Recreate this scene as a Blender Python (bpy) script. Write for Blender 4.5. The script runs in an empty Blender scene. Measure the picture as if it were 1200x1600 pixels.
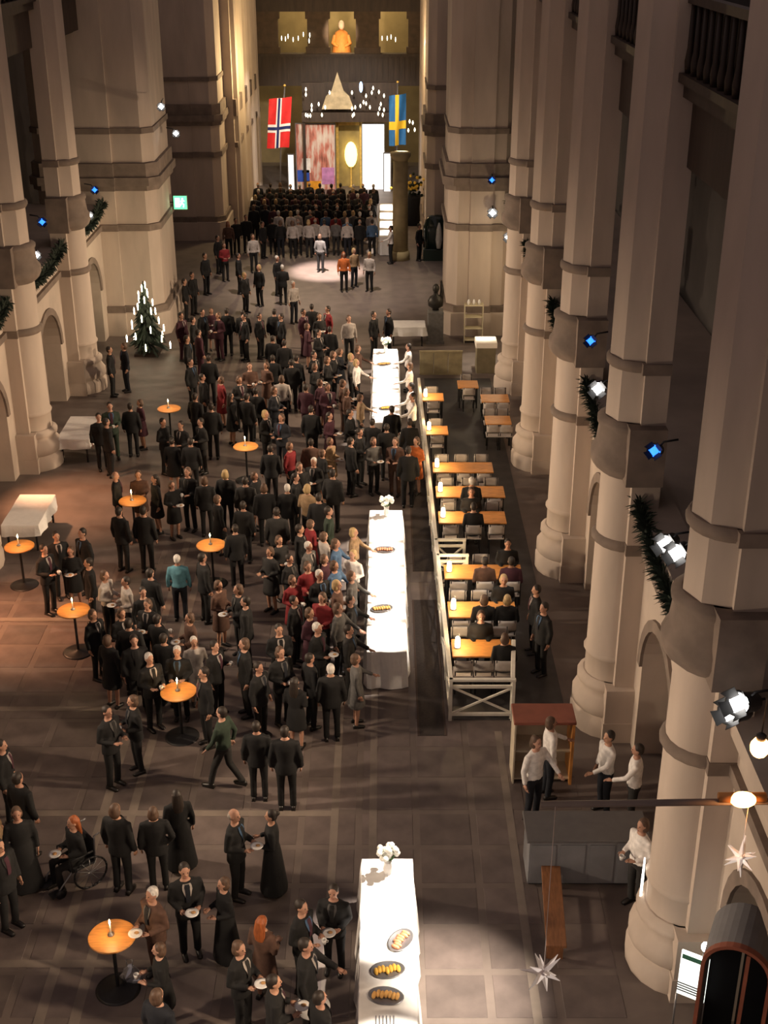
import bpy, bmesh, math, random
from mathutils import Vector, Matrix
from math import sin, cos, pi, radians as R, sqrt, atan2
rnd = random.Random(7)
scene = bpy.context.scene
COL = scene.collection
# ------------------------------------------------------------------ camera
F = 2000.0; H = 15.0; PITCH = math.atan(940 / F)
CP, SP = cos(PITCH), sin(PITCH)
cam = bpy.data.cameras.new('camera'); cam.sensor_fit = 'VERTICAL'; cam.sensor_height = 36
cam.lens = F / 1600 * 36; cam.clip_end = 300
camo = bpy.data.objects.new('camera', cam); COL.objects.link(camo)
camo.location = (0, 0, H); camo.rotation_euler = (pi / 2 - PITCH, 0, 0)
scene.camera = camo
# ------------------------------------------------------------------ world (dim light coming down from the high vault) and exposure
w = bpy.data.worlds.new('world'); scene.world = w; w.use_nodes = True
w.node_tree.nodes['Background'].inputs[0].default_value = (1.0, 0.76, 0.72, 1)
w.node_tree.nodes['Background'].inputs[1].default_value = 0.21
vs = scene.view_settings
vs.view_transform = 'Standard'; vs.look = 'None'; vs.gamma = 1; vs.use_curve_mapping = False; vs.exposure = 0

def lamp(name, kind, loc, target, power, color, angle=60, blend=0.5, size=0.1, parent=None):
    l = bpy.data.lights.new(name, kind); l.energy = power; l.color = color
    if kind == 'SPOT': l.spot_size = R(angle); l.spot_blend = blend
    l.shadow_soft_size = size
    o = bpy.data.objects.new(name, l); COL.objects.link(o); o.location = loc
    if target is not None:
        o.rotation_euler = (Vector(target) - Vector(loc)).to_track_quat('-Z', 'Y').to_euler()
    return o
def at0(px, py):
    v = (py - 800) / F; t = H / (SP + v * CP); return ((px - 600) / F * t, (CP - v * SP) * t, 0)
WARM = (1.0, 0.74, 0.50); NEUT = (1.0, 0.88, 0.76); PINK = (1.0, 0.80, 0.74)
LP = 1.0
# wall washing gallery spots (hung from both galleries, each aimed across the hall)
for y in (11, 18.5, 25.2, 32, 38.7, 45.2):
    lamp('gallery_flood', 'SPOT', (4.3, y, 5.3), (-9.8, y + 2, 1.9), 3600, WARM, 78, 0.95, 0.25)
    lamp('gallery_flood', 'SPOT', (-9.9, y, 5.3), (4.2, y + 0.5, 1.8), 3300, (1.0, .77, .56), 76, 0.95, 0.25)
# narrow gallery spots trained along the buffet tables
for y in (12.6, 13.8, 15.0, 16.1): lamp('table_spot', 'SPOT', (4.2, y + 1.6, 8.5), (0.06, y, .9), 9000, NEUT, 9.5, 0.4, 0.06)
for y in (23.7, 25.0, 26.3, 27.6, 28.9, 29.7): lamp('table_spot', 'SPOT', (4.2, y + 1.6, 8.5), (0.06, y, .9), 9000, NEUT, 9.5, 0.4, 0.06)
for y in (37.0, 38.4, 39.8, 41.2, 42.6, 43.4): lamp('table_spot', 'SPOT', (4.2, y + 1.6, 8.5), (0.1, y, .9), 9000, NEUT, 10, 0.4, 0.06)
for y in (61.5, 63.5, 65.5, 67.5): lamp('table_spot', 'SPOT', (1.6, y - 1.5, 9.5), (0.2, y, .9), 11000, NEUT, 11, 0.4, 0.06)
lamp('table_spot', 'SPOT', (4.2, 13.0, 8.5), (.95, 14.6, 0), 15000, (1, .86, .70), 21, 1.0, 0.1)  # wider spot added to imitate creamy spill on the floor beside the nearest table
lamp('table_spot', 'SPOT', (4.2, 25.0, 8.5), (.9, 26.0, 0), 1500, NEUT, 34, 0.9, 0.1)
# square of pinkish light on the floor in front of the stage crowd
lamp('floor_spot', 'SPOT', (-3.6, 53.0, 14.0), (at0(512, 424)), 62000, (1.0, .80, .72), 16, 0.8, 0.1)
lamp('floor_spot', 'SPOT', (-3.0, 50.0, 14.0), (-2.6, 55.0, 0), 9000, (1.0, .82, .68), 50, 0.9, 0.1)
lamp('stage_spot', 'SPOT', (-2.5, 66.0, 9.0), (-2.4, 76.5, 2.2), 3600, NEUT, 60, 0.6, 0.2)
lamp('end_gallery_fill', 'POINT', (-2.4, 83.0, 13.5), None, 1500, (1.0, .78, .42), size=0.3)  # unseen light added behind the gallery openings to brighten them
lamp('crossing_lamp', 'POINT', (-5.6, 68.0, 8.0), None, 900, (1.0, .72, .36), size=0.3)
lamp('crossing_lamp', 'POINT', (0.6, 70.0, 8.5), None, 400, (1.0, .72, .40), size=0.3)
lamp('alcove_lamp', 'POINT', (4.3, 45.4, 3.6), None, 110, (1.0, .80, .50), size=0.15)
lamp('counter_fill_spot', 'SPOT', (3.6, 44.0, 5.0), (3.55, 44.6, 1.1), 900, (1, .9, .72), 30, .5, .1)  # unseen spot added to brighten the white counter top
lamp('tree_corner_lamp', 'POINT', (-8.9, 45.2, 4.2), None, 60, (1.0, .80, .50), size=0.15)
lamp('door_glow', 'SPOT', (-10.3, 32.4, 3.2), (-8.8, 32.4, 0), 1100, (1.0, .45, .22), 80, 0.9, 0.1)
lamp('door_glow', 'SPOT', (-10.3, 25.6, 3.2), (-8.3, 25.9, 0), 1300, (1.0, .45, .22), 80, 0.9, 0.1)

# ------------------------------------------------------------------ picture rays: where a thing seen at a pixel stands in the hall
def ray(px, py):
    u = (px - 600) / F; v = (py - 800) / F
    return Vector((u, CP - v * SP, -SP - v * CP))
def at(px, py, z=0.0):
    r = ray(px, py); t = (z - H) / r.z; return Vector((r.x * t, r.y * t, z))
def aty(px, py, y):
    r = ray(px, py); t = y / r.y; return Vector((r.x * t, y, H + r.z * t))
def atx(px, py, x):
    r = ray(px, py); t = x / r.x; return Vector((x, r.y * t, H + r.z * t))
def project(p):
    dz = p[2] - H; zc = p[1] * CP - dz * SP; yc = p[1] * SP + dz * CP
    return 600 + F * p[0] / zc, 800 - F * yc / zc

# ------------------------------------------------------------------ materials
MATS = {}
def mat(name, color=(.5, .5, .5), rough=.7, noise=0.0, scale=4.0, bump=0.0, metal=0.0, emit=None, estr=0.0, objcol=False, trans=0.0, stretch=None, tint=None):
    if name in MATS: return MATS[name]
    m = bpy.data.materials.new(name); m.use_nodes = True; MATS[name] = m
    nt = m.node_tree; b = nt.nodes['Principled BSDF']
    b.inputs['Base Color'].default_value = (*color, 1); b.inputs['Roughness'].default_value = rough
    b.inputs['Metallic'].default_value = metal
    if trans: b.inputs['Transmission Weight'].default_value = trans
    if emit: b.inputs['Emission Color'].default_value = (*emit, 1); b.inputs['Emission Strength'].default_value = estr
    src = None
    if objcol:
        oi = nt.nodes.new('ShaderNodeObjectInfo'); src = oi.outputs['Color']
    if noise or bump:
        tc = nt.nodes.new('ShaderNodeTexCoord'); mp = nt.nodes.new('ShaderNodeMapping')
        if stretch: mp.inputs['Scale'].default_value = stretch
        nz = nt.nodes.new('ShaderNodeTexNoise'); nz.inputs['Scale'].default_value = scale; nz.inputs['Detail'].default_value = 5
        nt.links.new(tc.outputs['Object'], mp.inputs[0]); nt.links.new(mp.outputs[0], nz.inputs[0])
        if noise:
            mr = nt.nodes.new('ShaderNodeMapRange'); mr.inputs[3].default_value = 1 - noise; mr.inputs[4].default_value = 1 + noise
            mr.inputs[1].default_value = .3; mr.inputs[2].default_value = .7
            nt.links.new(nz.outputs['Fac'], mr.inputs[0])
            mx = nt.nodes.new('ShaderNodeMix'); mx.data_type = 'RGBA'; mx.blend_type = 'MULTIPLY'; mx.inputs[0].default_value = 1
            if src: nt.links.new(src, mx.inputs[6])
            else: mx.inputs[6].default_value = (*color, 1)
            nt.links.new(mr.outputs[0], mx.inputs[7]); src = mx.outputs[2]
        if bump:
            bp = nt.nodes.new('ShaderNodeBump'); bp.inputs['Strength'].default_value = bump; bp.inputs['Distance'].default_value = .02
            nt.links.new(nz.outputs['Fac'], bp.inputs['Height']); nt.links.new(bp.outputs[0], b.inputs['Normal'])
    if src: nt.links.new(src, b.inputs['Base Color'])
    return m
STONE = mat('pale_stone', (.50, .415, .345), .85, .16, 1.3, .25, stretch=(1, 1, .25))
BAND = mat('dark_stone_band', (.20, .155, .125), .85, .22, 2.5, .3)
PLASTER = mat('wall_plaster', (.50, .42, .35), .9, .12, 1.0, .15)
SHADEIN = mat('shade_dark_plaster', (.045, .038, .035), .95, .2, 1.0)  # shade of the unlit galleries put into this near-black albedo
WOODD = mat('dark_oak', (.045, .028, .020), .6, .3, 6, .2, stretch=(1, 1, .15))
FLOORB = mat('limestone_band', (.150, .120, .105), .55, .18, 1.6, .1)
SLAB = mat('limestone_slab', (.1, .1, .1), .5, .25, 2.2, .15, objcol=True)
PALEB = mat('pale_limestone_band', (.20, .165, .138), .5, .2, 2, .1)
CAFEF = mat('cafe_floor_boards', (.045, .042, .042), .6, .25, 3, .1)
CLOTHW = mat('white_tablecloth', (.82, .80, .77), .9, .04, 8, .1)
WOODO = mat('orange_beech', (.62, .27, .07), .45, .22, 5, .1, stretch=(1, 6, 1))
WOODB = mat('brown_board', (.20, .085, .035), .5, .25, 5, .1, stretch=(6, 1, 1))
METALK = mat('black_metal', (.014, .014, .015), .45, .1, 10)
METALG = mat('grey_metal', (.32, .32, .33), .35, .1, 10, metal=.8)
RAILW = mat('white_painted_rail', (.74, .71, .62), .6, .08, 6)
CANDLE = mat('candle_wax', (.85, .78, .62), .5, .05, 10)
FLAME = mat('candle_flame', (1, .8, .4), .5, emit=(1, .78, .42), estr=38)
LAMPW = mat('lamp_white_glass', (1, 1, 1), .3, emit=(1, .95, .90), estr=26)
LAMPB = mat('lamp_blue_glass', (.1, .3, 1), .3, emit=(.02, .16, 1.0), estr=3.2)
LAMPO = mat('lamp_orange_glass', (1, .6, .2), .3, emit=(1, .42, .12), estr=14)
TREEG = mat('fir_green', (.012, .022, .012), .8, .4, 8)
SKIN = mat('skin', (.5, .3, .2), .6, .06, 20, objcol=True)
HAIR = mat('hair', (.03, .02, .01), .6, .35, 30, .3, objcol=True, stretch=(1, 1, .2))
FAB = mat('clothing_fabric', (.03, .03, .03), .85, .18, 14, .2, objcol=True)
LEATHER = mat('shoe_leather', (.012, .010, .009), .4, .1, 12)
EYEM = mat('eye_dark', (.02, .015, .012), .3)
LIPM = mat('lip', (.35, .13, .11), .6)
CHINA = mat('white_china', (.75, .74, .72), .25, .03, 9)
GREYP = mat('grey_panel', (.17, .17, .18), .7, .12, 3)
REDB = mat('red_brown_edge', (.24, .075, .045), .6, .15, 4)
BLACKIN = mat('black_fabric', (.010, .010, .012), .9, .1, 5)
GLASS = mat('clear_glass', (.9, .95, .93), .05, trans=.9)
BRONZE = mat('dark_bronze', (.035, .032, .028), .45, .3, 7, metal=.5)
GOLD = mat('gold_paint', (.75, .50, .12), .4, .2, 6, metal=.3)

# ------------------------------------------------------------------ mesh helpers
class MB:
    def __init__(s): s.v = []; s.f = []; s.mi = []; s.sm = []
    def add(s, vs, fs, mi=0, smooth=False, M=None):
        o = len(s.v)
        for v in vs:
            v = Vector(v)
            s.v.append(tuple(M @ v) if M else tuple(v))
        for f in fs: s.f.append([i + o for i in f]); s.mi.append(mi); s.sm.append(smooth)
        return s
    def box(s, x0, x1, y0, y1, z0, z1, mi=0, M=None):
        vs = [(x0, y0, z0), (x1, y0, z0), (x1, y1, z0), (x0, y1, z0), (x0, y0, z1), (x1, y0, z1), (x1, y1, z1), (x0, y1, z1)]
        return s.add(vs, [(0, 3, 2, 1), (4, 5, 6, 7), (0, 1, 5, 4), (1, 2, 6, 5), (2, 3, 7, 6), (3, 0, 4, 7)], mi, M=M)
    def bevbox(s, x0, x1, y0, y1, z0, z1, b=.01, mi=0, M=None):
        # box with chamfered vertical edges and top
        def ring(i, z): return [(x0+i, y0, z), (x1-i, y0, z), (x1, y0+i, z), (x1, y1-i, z), (x1-i, y1, z), (x0+i, y1, z), (x0, y1-i, z), (x0, y0+i, z)]
        def ins(rg, k):
            cx, cy = (x0+x1)/2, (y0+y1)/2
            return [(p[0] + (k if p[0] < cx else -k), p[1] + (k if p[1] < cy else -k), p[2]) for p in rg]
        r0 = ring(b, z0); r1 = ring(b, z1 - b); r2 = ins(ring(b, z1), b)
        vs = r0 + r1 + r2; fs = [tuple(range(7, -1, -1)), tuple(range(16, 24))]
        for k in (0, 8):
            for i in range(8): j = (i + 1) % 8; fs.append((k+i, k+j, k+8+j, k+8+i))
        return s.add(vs, fs, mi, M=M)
    def lathe(s, prof, n=24, mi=0, smooth=True, M=None, a0=0, a1=2*pi):
        full = abs(a1 - a0 - 2 * pi) < 1e-6; m = n if full else n + 1
        vs = []; fs = []
        for r, z in prof:
            for i in range(m):
                a = a0 + (a1 - a0) * i / n; vs.append((r * cos(a), r * sin(a), z))
        for k in range(len(prof) - 1):
            for i in range(n):
                j = (i + 1) % m; fs.append((k*m+i, k*m+j, (k+1)*m+j, (k+1)*m+i))
        if full:
            if prof[0][0] > 1e-6: fs.append(tuple(range(m - 1, -1, -1)))
            if prof[-1][0] > 1e-6: k = (len(prof) - 1) * m; fs.append(tuple(range(k, k + m)))
        return s.add(vs, fs, mi, smooth, M)
    def tube(s, path, rad, n=10, mi=0, smooth=True, ref=(1, 0, 0), M=None, caps=True):
        P = [Vector(p) for p in path]; ref = Vector(ref); vs = []; fs = []
        for i, p in enumerate(P):
            t = (P[min(i + 1, len(P) - 1)] - P[max(i - 1, 0)]).normalized()
            u = ref - t * ref.dot(t)
            if u.length < .05: u = Vector((0, 1, 0)) - t * t.y
            u.normalize(); v = t.cross(u)
            r = rad[i] if isinstance(rad, (list, tuple)) else rad
            a, b = r if isinstance(r, (list, tuple)) else (r, r)
            for k in range(n):
                th = 2 * pi * k / n; vs.append(p + u * (a * cos(th)) + v * (b * sin(th)))
        for i in range(len(P) - 1):
            for k in range(n):
                j = (k + 1) % n; fs.append((i*n+k, i*n+j, (i+1)*n+j, (i+1)*n+k))
        if caps:
            fs.append(tuple(range(n - 1, -1, -1))); k = (len(P) - 1) * n; fs.append(tuple(range(k, k + n)))
        return s.add(vs, fs, mi, smooth, M)
    def ball(s, c, r, n=12, m=8, mi=0, smooth=True, M=None):
        rx, ry, rz = r if isinstance(r, (tuple, list)) else (r, r, r)
        vs = [(c[0], c[1], c[2] - rz)]; fs = []
        for j in range(1, m):
            t = -pi / 2 + pi * j / m
            for i in range(n):
                a = 2 * pi * i / n; vs.append((c[0] + rx * cos(t) * cos(a), c[1] + ry * cos(t) * sin(a), c[2] + rz * sin(t)))
        vs.append((c[0], c[1], c[2] + rz)); L = len(vs) - 1
        for i in range(n): fs.append((0, 1 + (i + 1) % n, 1 + i)); fs.append((L, L - n + i, L - n + (i + 1) % n))
        for j in range(m - 2):
            for i in range(n):
                k = 1 + j * n; q = (i + 1) % n; fs.append((k+i, k+q, k+n+q, k+n+i))
        return s.add(vs, fs, mi, smooth, M)
    def prism(s, poly, z0, z1, mi=0, M=None, smooth=False):
        n = len(poly); vs = [(p[0], p[1], z0) for p in poly] + [(p[0], p[1], z1) for p in poly]
        fs = [tuple(range(n - 1, -1, -1)), tuple(range(n, 2 * n))] + [(i, (i + 1) % n, n + (i + 1) % n, n + i) for i in range(n)]
        return s.add(vs, fs, mi, smooth, M)
    def mesh(s, name, mats):
        me = bpy.data.meshes.new(name); me.from_pydata(s.v, [], s.f)
        for m in (mats if isinstance(mats, (list, tuple)) else [mats]): me.materials.append(m)
        me.polygons.foreach_set('material_index', s.mi); me.polygons.foreach_set('use_smooth', s.sm)
        bm = bmesh.new(); bm.from_mesh(me); bmesh.ops.recalc_face_normals(bm, faces=bm.faces); bm.to_mesh(me); bm.free()
        me.update(); return me
    def build(s, name, mats, parent=None, loc=None, rz=0):
        return mkobj(name, s.mesh(name, mats), parent, loc, rz)
def mkobj(name, me, parent=None, loc=None, rz=0):
    o = bpy.data.objects.new(name, me); COL.objects.link(o)
    if parent: o.parent = parent
    if loc is not None: o.location = loc
    if rz: o.rotation_euler = (0, 0, rz)
    return o
def tag(o, label=None, cat=None, group=None, kind=None):
    if label: o['label'] = label
    if cat: o['category'] = cat
    if group: o['group'] = group
    if kind: o['kind'] = kind
    return o
def thing(name, loc, label, cat, group=None, rz=0):
    o = bpy.data.objects.new(name, None); COL.objects.link(o); o.location = loc; o.rotation_euler = (0, 0, rz)
    o.empty_display_size = .2
    return tag(o, label, cat, group)
def T(x, y, z): return Matrix.Translation((x, y, z))
def RX(a): return Matrix.Rotation(a, 4, 'X')
def RY(a): return Matrix.Rotation(a, 4, 'Y')
def RZ(a): return Matrix.Rotation(a, 4, 'Z')
ORD = ['first', 'second', 'third', 'fourth', 'fifth', 'sixth', 'seventh', 'eighth', 'ninth', 'tenth', 'eleventh', 'twelfth', 'thirteenth', 'fourteenth', 'fifteenth', 'sixteenth', 'seventeenth', 'eighteenth', 'nineteenth', 'twentieth']

# ================================================================== STRUCTURE
XR, XL = 4.9, -10.7           # hall wall planes; piers stand proud of them
PY = [8.6, 15.3, 22.0, 28.7, 35.4, 42.1]
SILL = 5.0; TOPZ = 17.0
fl = tag(MB().box(-16, 10, 2, 90, -.3, 0).build('floor', FLOORB), kind='structure')
# inlaid darker slabs with lighter bands between, as far as they can be told apart
slab_me = []
for k in range(3):
    slab_me.append(MB().bevbox(-.455, .455, -.425, .425, -.004, .006, .004).mesh('floor_slab', SLAB))
n = 0
for iy in range(19):
    for ix in range(13):
        x = -9.3 + ix * 1.04; y = 11.6 + iy * .98
        if x > 4.0: continue
        o = mkobj('floor_slab', slab_me[n % 3], fl, (x, y, 0)); n += 1
        t = rnd.choice([.100, .108, .116, .124, .132]) * rnd.uniform(.9, 1.12)
        o.color = (t * 1.12, t * .88, t * .80, 1)
for x, w_ in ((-.9, .14), (-.2, .14), (-5.15, .16), (-4.62, .16), (2.3, .14)):
    MB().box(x - w_ / 2, x + w_ / 2, 11.0, 30.3 if x < 1 else 21.5, -.004, .009).build('stone_band', PALEB, fl)
for y in (15.2, 18.9, 22.3, 26.0):
    MB().box(-9.6, -.97 if y > 12 else 4, y - .08, y + .08, -.004, .0095).build('stone_band', PALEB, fl)
# dark boards under the cafe
tag(MB().box(1.42, 3.75, 21.9, 43.0, 0, .018).build('floor_cafe', CAFEF), kind='structure')

def ring_profile(z0, z1, r0, bulge):
    zm = (z0 + z1) / 2
    return [(r0, z0), (r0 + bulge * .6, z0 + (z1 - z0) * .15), (r0 + bulge, zm - (z1 - z0) * .15), (r0 + bulge, zm + (z1 - z0) * .15), (r0 + bulge * .5, z1 - (z1 - z0) * .1), (r0, z1)]
def pier(side, yc, label):
    """half-round shaft before a flat pilaster; side=+1 for the right wall, -1 for the left"""
    xc = 4.62 if side > 0 else -10.42
    t = thing('stone_pier', (xc, yc, 0), label, 'pillar', 'stone piers along the ' + ('right' if side > 0 else 'left') + ' wall')
    a0, a1 = (pi / 2, 3 * pi / 2) if side > 0 else (-pi / 2, pi / 2)
    def halfround(name, prof, m, back=.42, hw=.68, z0=None, z1=None, n=10, flat=0):
        b = MB(); z0 = prof[0][1]; z1 = prof[-1][1]
        b.lathe(prof, n, 0, flat == 0, None, a0, a1)
        # top and bottom covers of the half round
        for (r, z) in (prof[0], prof[-1]):
            b.add([(r * cos(a0 + (a1 - a0) * i / n), r * sin(a0 + (a1 - a0) * i / n), z) for i in range(n + 1)], [tuple(range(n + 1))])
        rm = max(p[0] for p in prof) - .6
        b.box(-.07 - rm if side > 0 else -back, back if side > 0 else .07 + rm, -hw - rm, hw + rm, z0, z1)
        return b.build(name, m, t)
    halfround('plinth', [(.80, 0), (.82, .06), (.82, .35), (.74, .45)], STONE)
    halfround('base_moulding', [(.74, .45), (.80, .52), (.80, .72), (.70, .86), (.66, .95), (.72, 1.02), (.72, 1.12), (.61, 1.2)], STONE)
    halfround('shaft_lower', [(.58, 1.2), (.58, 1.62), (.60, 1.64), (.63, 1.70), (.60, 1.76), (.58, 1.78), (.56, 5.6)], STONE)
    halfround('string_course', ring_profile(4.08, 4.30, .575, .07), BAND)
    halfround('capital_band', [(.57, 5.55), (.72, 5.68), (.78, 5.80), (.78, 5.98), (.70, 6.10), (.66, 6.45), (.70, 6.52), (.70, 6.60), (.57, 6.66)], BAND)
    # upper shaft: octagonal
    halfround('shaft_upper', [(.56, 6.66), (.54, TOPZ)], STONE, n=4, flat=1)
    halfround('upper_ring', ring_profile(7.62, 7.82, .57, .05), BAND)
    return t
for i, y in enumerate(PY):
    pier(1, y, ['stone pier nearest the camera on the right, mostly outside the picture', 'nearest full stone pier on the right, beside the white-shirted staff',
                'second large stone pier on the right, behind the white-shirted staff', 'third stone pier from the front on the right, beside the nearest café tables',
                'fourth stone pier from the front on the right wall', 'fifth slim stone pier on the right, next to the bright alcove'][i])
for i, y in enumerate(PY[3:]):
    pier(-1, y, ['left stone pier at the picture edge above the white-draped tables', 'second stone pier on the left, next to the farther white-draped table',
                 'third stone pier on the left, just before the Christmas tree'][i])

def wall_bay(side, ya, yb, name, ac):
    """wall between two piers: blind arch below, sill, open gallery above, wooden balcony higher up"""
    X = XR if side > 0 else XL; s = side
    b = MB(); th = .55
    hw, spring = 1.35, 2.0; n = 14
    out = [(ya, 0), (ac - hw, 0), (ac - hw, spring)] + [(ac - hw * cos(pi * i / n), spring + hw * sin(pi * i / n)) for i in range(1, n)] + [(ac + hw, spring), (ac + hw, 0), (yb, 0), (yb, SILL), (ya, SILL)]
    m = len(out)
    vs = [(X, p[0], p[1]) for p in out] + [(X + s * th, p[0], p[1]) for p in out]
    fs = []
    # front face in strips
    arch = out[1:2 + n + 2]
    b.add([(X, ya, 0), (X, ac - hw, 0), (X, ac - hw, SILL), (X, ya, SILL)], [(0, 1, 2, 3)])
    b.add([(X, yb, 0), (X, ac + hw, 0), (X, ac + hw, SILL), (X, yb, SILL)], [(0, 1, 2, 3)])
    pts = [(ac - hw, spring)] + [(ac - hw * cos(pi * i / n), spring + hw * sin(pi * i / n)) for i in range(1, n)] + [(ac + hw, spring)]
    for i in range(n):
        p, q = pts[i], pts[i + 1]
        b.add([(X, p[0], p[1]), (X, q[0], q[1]), (X, q[0], SILL), (X, p[0], SILL)], [(0, 1, 2, 3)])
    rev = [(ac - hw, 0)] + pts + [(ac + hw, 0)]
    for i in range(len(rev) - 1):
        p, q = rev[i], rev[i + 1]
        b.add([(X, p[0], p[1]), (X, q[0], q[1]), (X + s * th, q[0], q[1]), (X + s * th, p[0], p[1])], [(0, 1, 2, 3)])
    b.add([(X, ya, SILL), (X, yb, SILL), (X + s * 3.6, yb, SILL), (X + s * 3.6, ya, SILL)], [(0, 1, 2, 3)])
    wl = tag(b.build(name, PLASTER), kind='structure')
    # niche back
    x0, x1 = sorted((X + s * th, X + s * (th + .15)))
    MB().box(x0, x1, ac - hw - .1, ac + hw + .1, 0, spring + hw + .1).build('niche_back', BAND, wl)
    # archivolt
    bb = MB(); r0, r1 = hw + .0, hw + .22
    vs = []; fs = []
    for i in range(n + 1):
        a = pi * i / n
        for r in (r0, r1):
            for dx in (0, -.06):
                vs.append((X + s * dx, ac - r * cos(a), spring + r * sin(a)))
    for i in range(n):
        k = i * 4; q = k + 4
        fs += [(k+1, k+3, q+3, q+1), (k, q, q+1, k+1), (k+2, k+3, q+3, q+2)]
    bb.add(vs, fs); bb.build('arch_moulding', BAND, wl)
    x0, x1 = sorted((X - s * .10, X + s * .02))
    MB().box(x0, x1, ya, yb, 4.10, 4.28).build('string_course', BAND, wl)
    x0, x1 = sorted((X - s * .16, X + s * .5))
    MB().box(x0, x1, ya, yb, 4.80, SILL + .06).build('gallery_sill', STONE, wl)
    return wl
def upper_gallery(side, ya, yb, label):
    X = XR if side > 0 else XL; s = side
    t = thing('wooden_balcony', (X, (ya + yb) / 2, 11.75), label, 'balcony', 'dark wooden balconies between the piers')
    L = (yb - ya) / 2
    def bx(nm, a0, a1, y0, y1, z0, z1, m=WOODD):
        a, c = sorted((s * a0, s * a1)); return MB().box(a, c, y0, y1, z0, z1).build(nm, m, t)
    bx('floor_beam', -.12, 1.2, -L, L, .55, .80)
    bx('cornice', -.22, .05, -L, L, .78, .92)
    bx('corbel_block', .05, .8, -L, L, -.55, .55)
    bx('handrail', -.18, -.02, -L, L, 1.95, 2.08)
    me = None
    k = int(2 * L / .42)
    for i in range(k + 1):
        y = -L + .1 + (2 * L - .2) * i / k
        if me is None: me = MB().tube([(0, 0, .9), (0, 0, 1.1), (0, 0, 1.3), (0, 0, 1.95)], [.05, .07, .045, .04], 6).mesh('baluster', WOODD)
        mkobj('baluster', me, t, (s * -.10, y, 0))
    a, c = sorted((s * -.05, s * -.03)); MB().box(a, c, -L, L, .92, 1.95).build('panel', WOODD, t)
    return t
edges = PY + [48.6]
for i in range(len(edges) - 1):
    ya, yb = edges[i], edges[i + 1]
    wall_bay(1, ya, yb, 'wall_right_bay', (ya + yb) / 2 + .75)
    if i >= 1: upper_gallery(1, ya + .65, yb - .65, ['', 'dark wooden balcony at upper right between the two nearest full piers', 'dark wooden balcony at top right, second from the front',
                                   'dark wooden balcony on the right, third from the front', 'dark wooden balcony on the right, fourth from the front', 'dark wooden balcony on the right, deepest in the hall'][i])
    if i >= 2: wall_bay(-1, ya, yb, 'wall_left_bay', (ya + yb) / 2 + .6)
    else: wall_bay(-1, ya, yb, 'wall_left_bay', (ya + yb) / 2)
    if i >= 3: upper_gallery(-1, ya + .65, yb - .65, {3: 'dark wooden balcony at the top left edge of the picture', 4: 'dark wooden balcony at top left, second from the picture edge', 5: ''}[i] or 'dark wooden balcony on the left, deepest in the hall')
# gallery interiors behind the piers, their shade put into the wall colour
tag(MB().box(XR + 3.6, XR + 3.9, 2, 48.6, 0, TOPZ).build('wall_right_gallery', SHADEIN), kind='structure')
tag(MB().box(XL - 3.9, XL - 3.6, 2, 48.6, 0, TOPZ).build('wall_left_gallery', SHADEIN), kind='structure')
tag(MB().box(XR + .3, XR + 3.6, 2, 48.6, 11.1, 11.9).build('ceiling_right_gallery', SHADEIN), kind='structure')
tag(MB().box(XL - 3.6, XL - .3, 2, 48.6, 11.1, 11.9).build('ceiling_left_gallery', SHADEIN), kind='structure')

# crossing piers: broad flat faces with chamfered corners
def big_pier(x0, x1, y0, y1, label, bands):
    t = thing('crossing_pier', ((x0 + x1) / 2, (y0 + y1) / 2, 0), label, 'pillar', 'broad piers of the crossing')
    hx, hy = (x1 - x0) / 2, (y1 - y0) / 2; c = .38
    def poly(g): 
        a, b_ = hx + g, hy + g
        return [(-a + c, -b_), (-a * .33, -b_), (-a * .33, -b_ - .10), (a * .33, -b_ - .10), (a * .33, -b_), (a - c, -b_), (a, -b_ + c), (a, b_), (-a, b_), (-a, -b_ + c)]
    MB().prism(poly(.22), 0, .9).build('plinth', STONE, t)
    MB().prism(poly(.12), .9, 1.15).build('base_moulding', BAND, t)
    MB().prism(poly(0), 1.15, TOPZ).build('shaft', STONE, t)
    for nm, z0, z1, g in bands: MB().prism(poly(g), z0, z1).build(nm, BAND, t)
    return t
BB = [('string_course', 4.05, 4.30, .10), ('capital_band', 5.55, 6.55, .12), ('capital_cornice', 5.75, 6.05, .22), ('upper_ring', 7.6, 7.8, .06)]
big_pier(2.42, 4.9, 48.3, 52.0, 'broad crossing pier on the right, with a dark bust before it', BB)
big_pier(2.0, 4.9, 60.9, 64.0, 'farther broad crossing pier on the right, next to the glass case', BB)
big_pier(-13.0, -8.55, 48.3, 52.0, 'broad crossing pier on the left, behind the candle-lit Christmas tree', BB)
big_pier(-12.0, -8.05, 64.2, 67.0, 'farther broad crossing pier on the left, beyond the green exit sign', BB)
tag(MB().box(8.5, 8.8, 48.6, 90, 0, TOPZ).build('wall_right_crossing', SHADEIN), kind='structure')
tag(MB().box(-15.5, -15.2, 48.6, 90, 0, TOPZ).build('wall_left_crossing', SHADEIN), kind='structure')
# far nave walls with ribs
for side, X in ((1, 2.35), (-1, -7.6)):
    o = tag(MB().box(*sorted((X, X + side * .5)), 67 if side < 0 else 64, 80, 0, TOPZ).build('wall_far_' + ('right' if side > 0 else 'left'), PLASTER), kind='structure')
    for k in range(5):
        y = 67.6 + k * 2.7
        MB().tube([(X, y, 0), (X, y, TOPZ)], .28, 8, smooth=False).build('rib', STONE, o)
    for z0, z1 in ((4.05, 4.3), (5.6, 6.4)):
        MB().box(*sorted((X - side * .16, X)), 67, 80, z0, z1).build('string_course', BAND, o)
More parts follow.
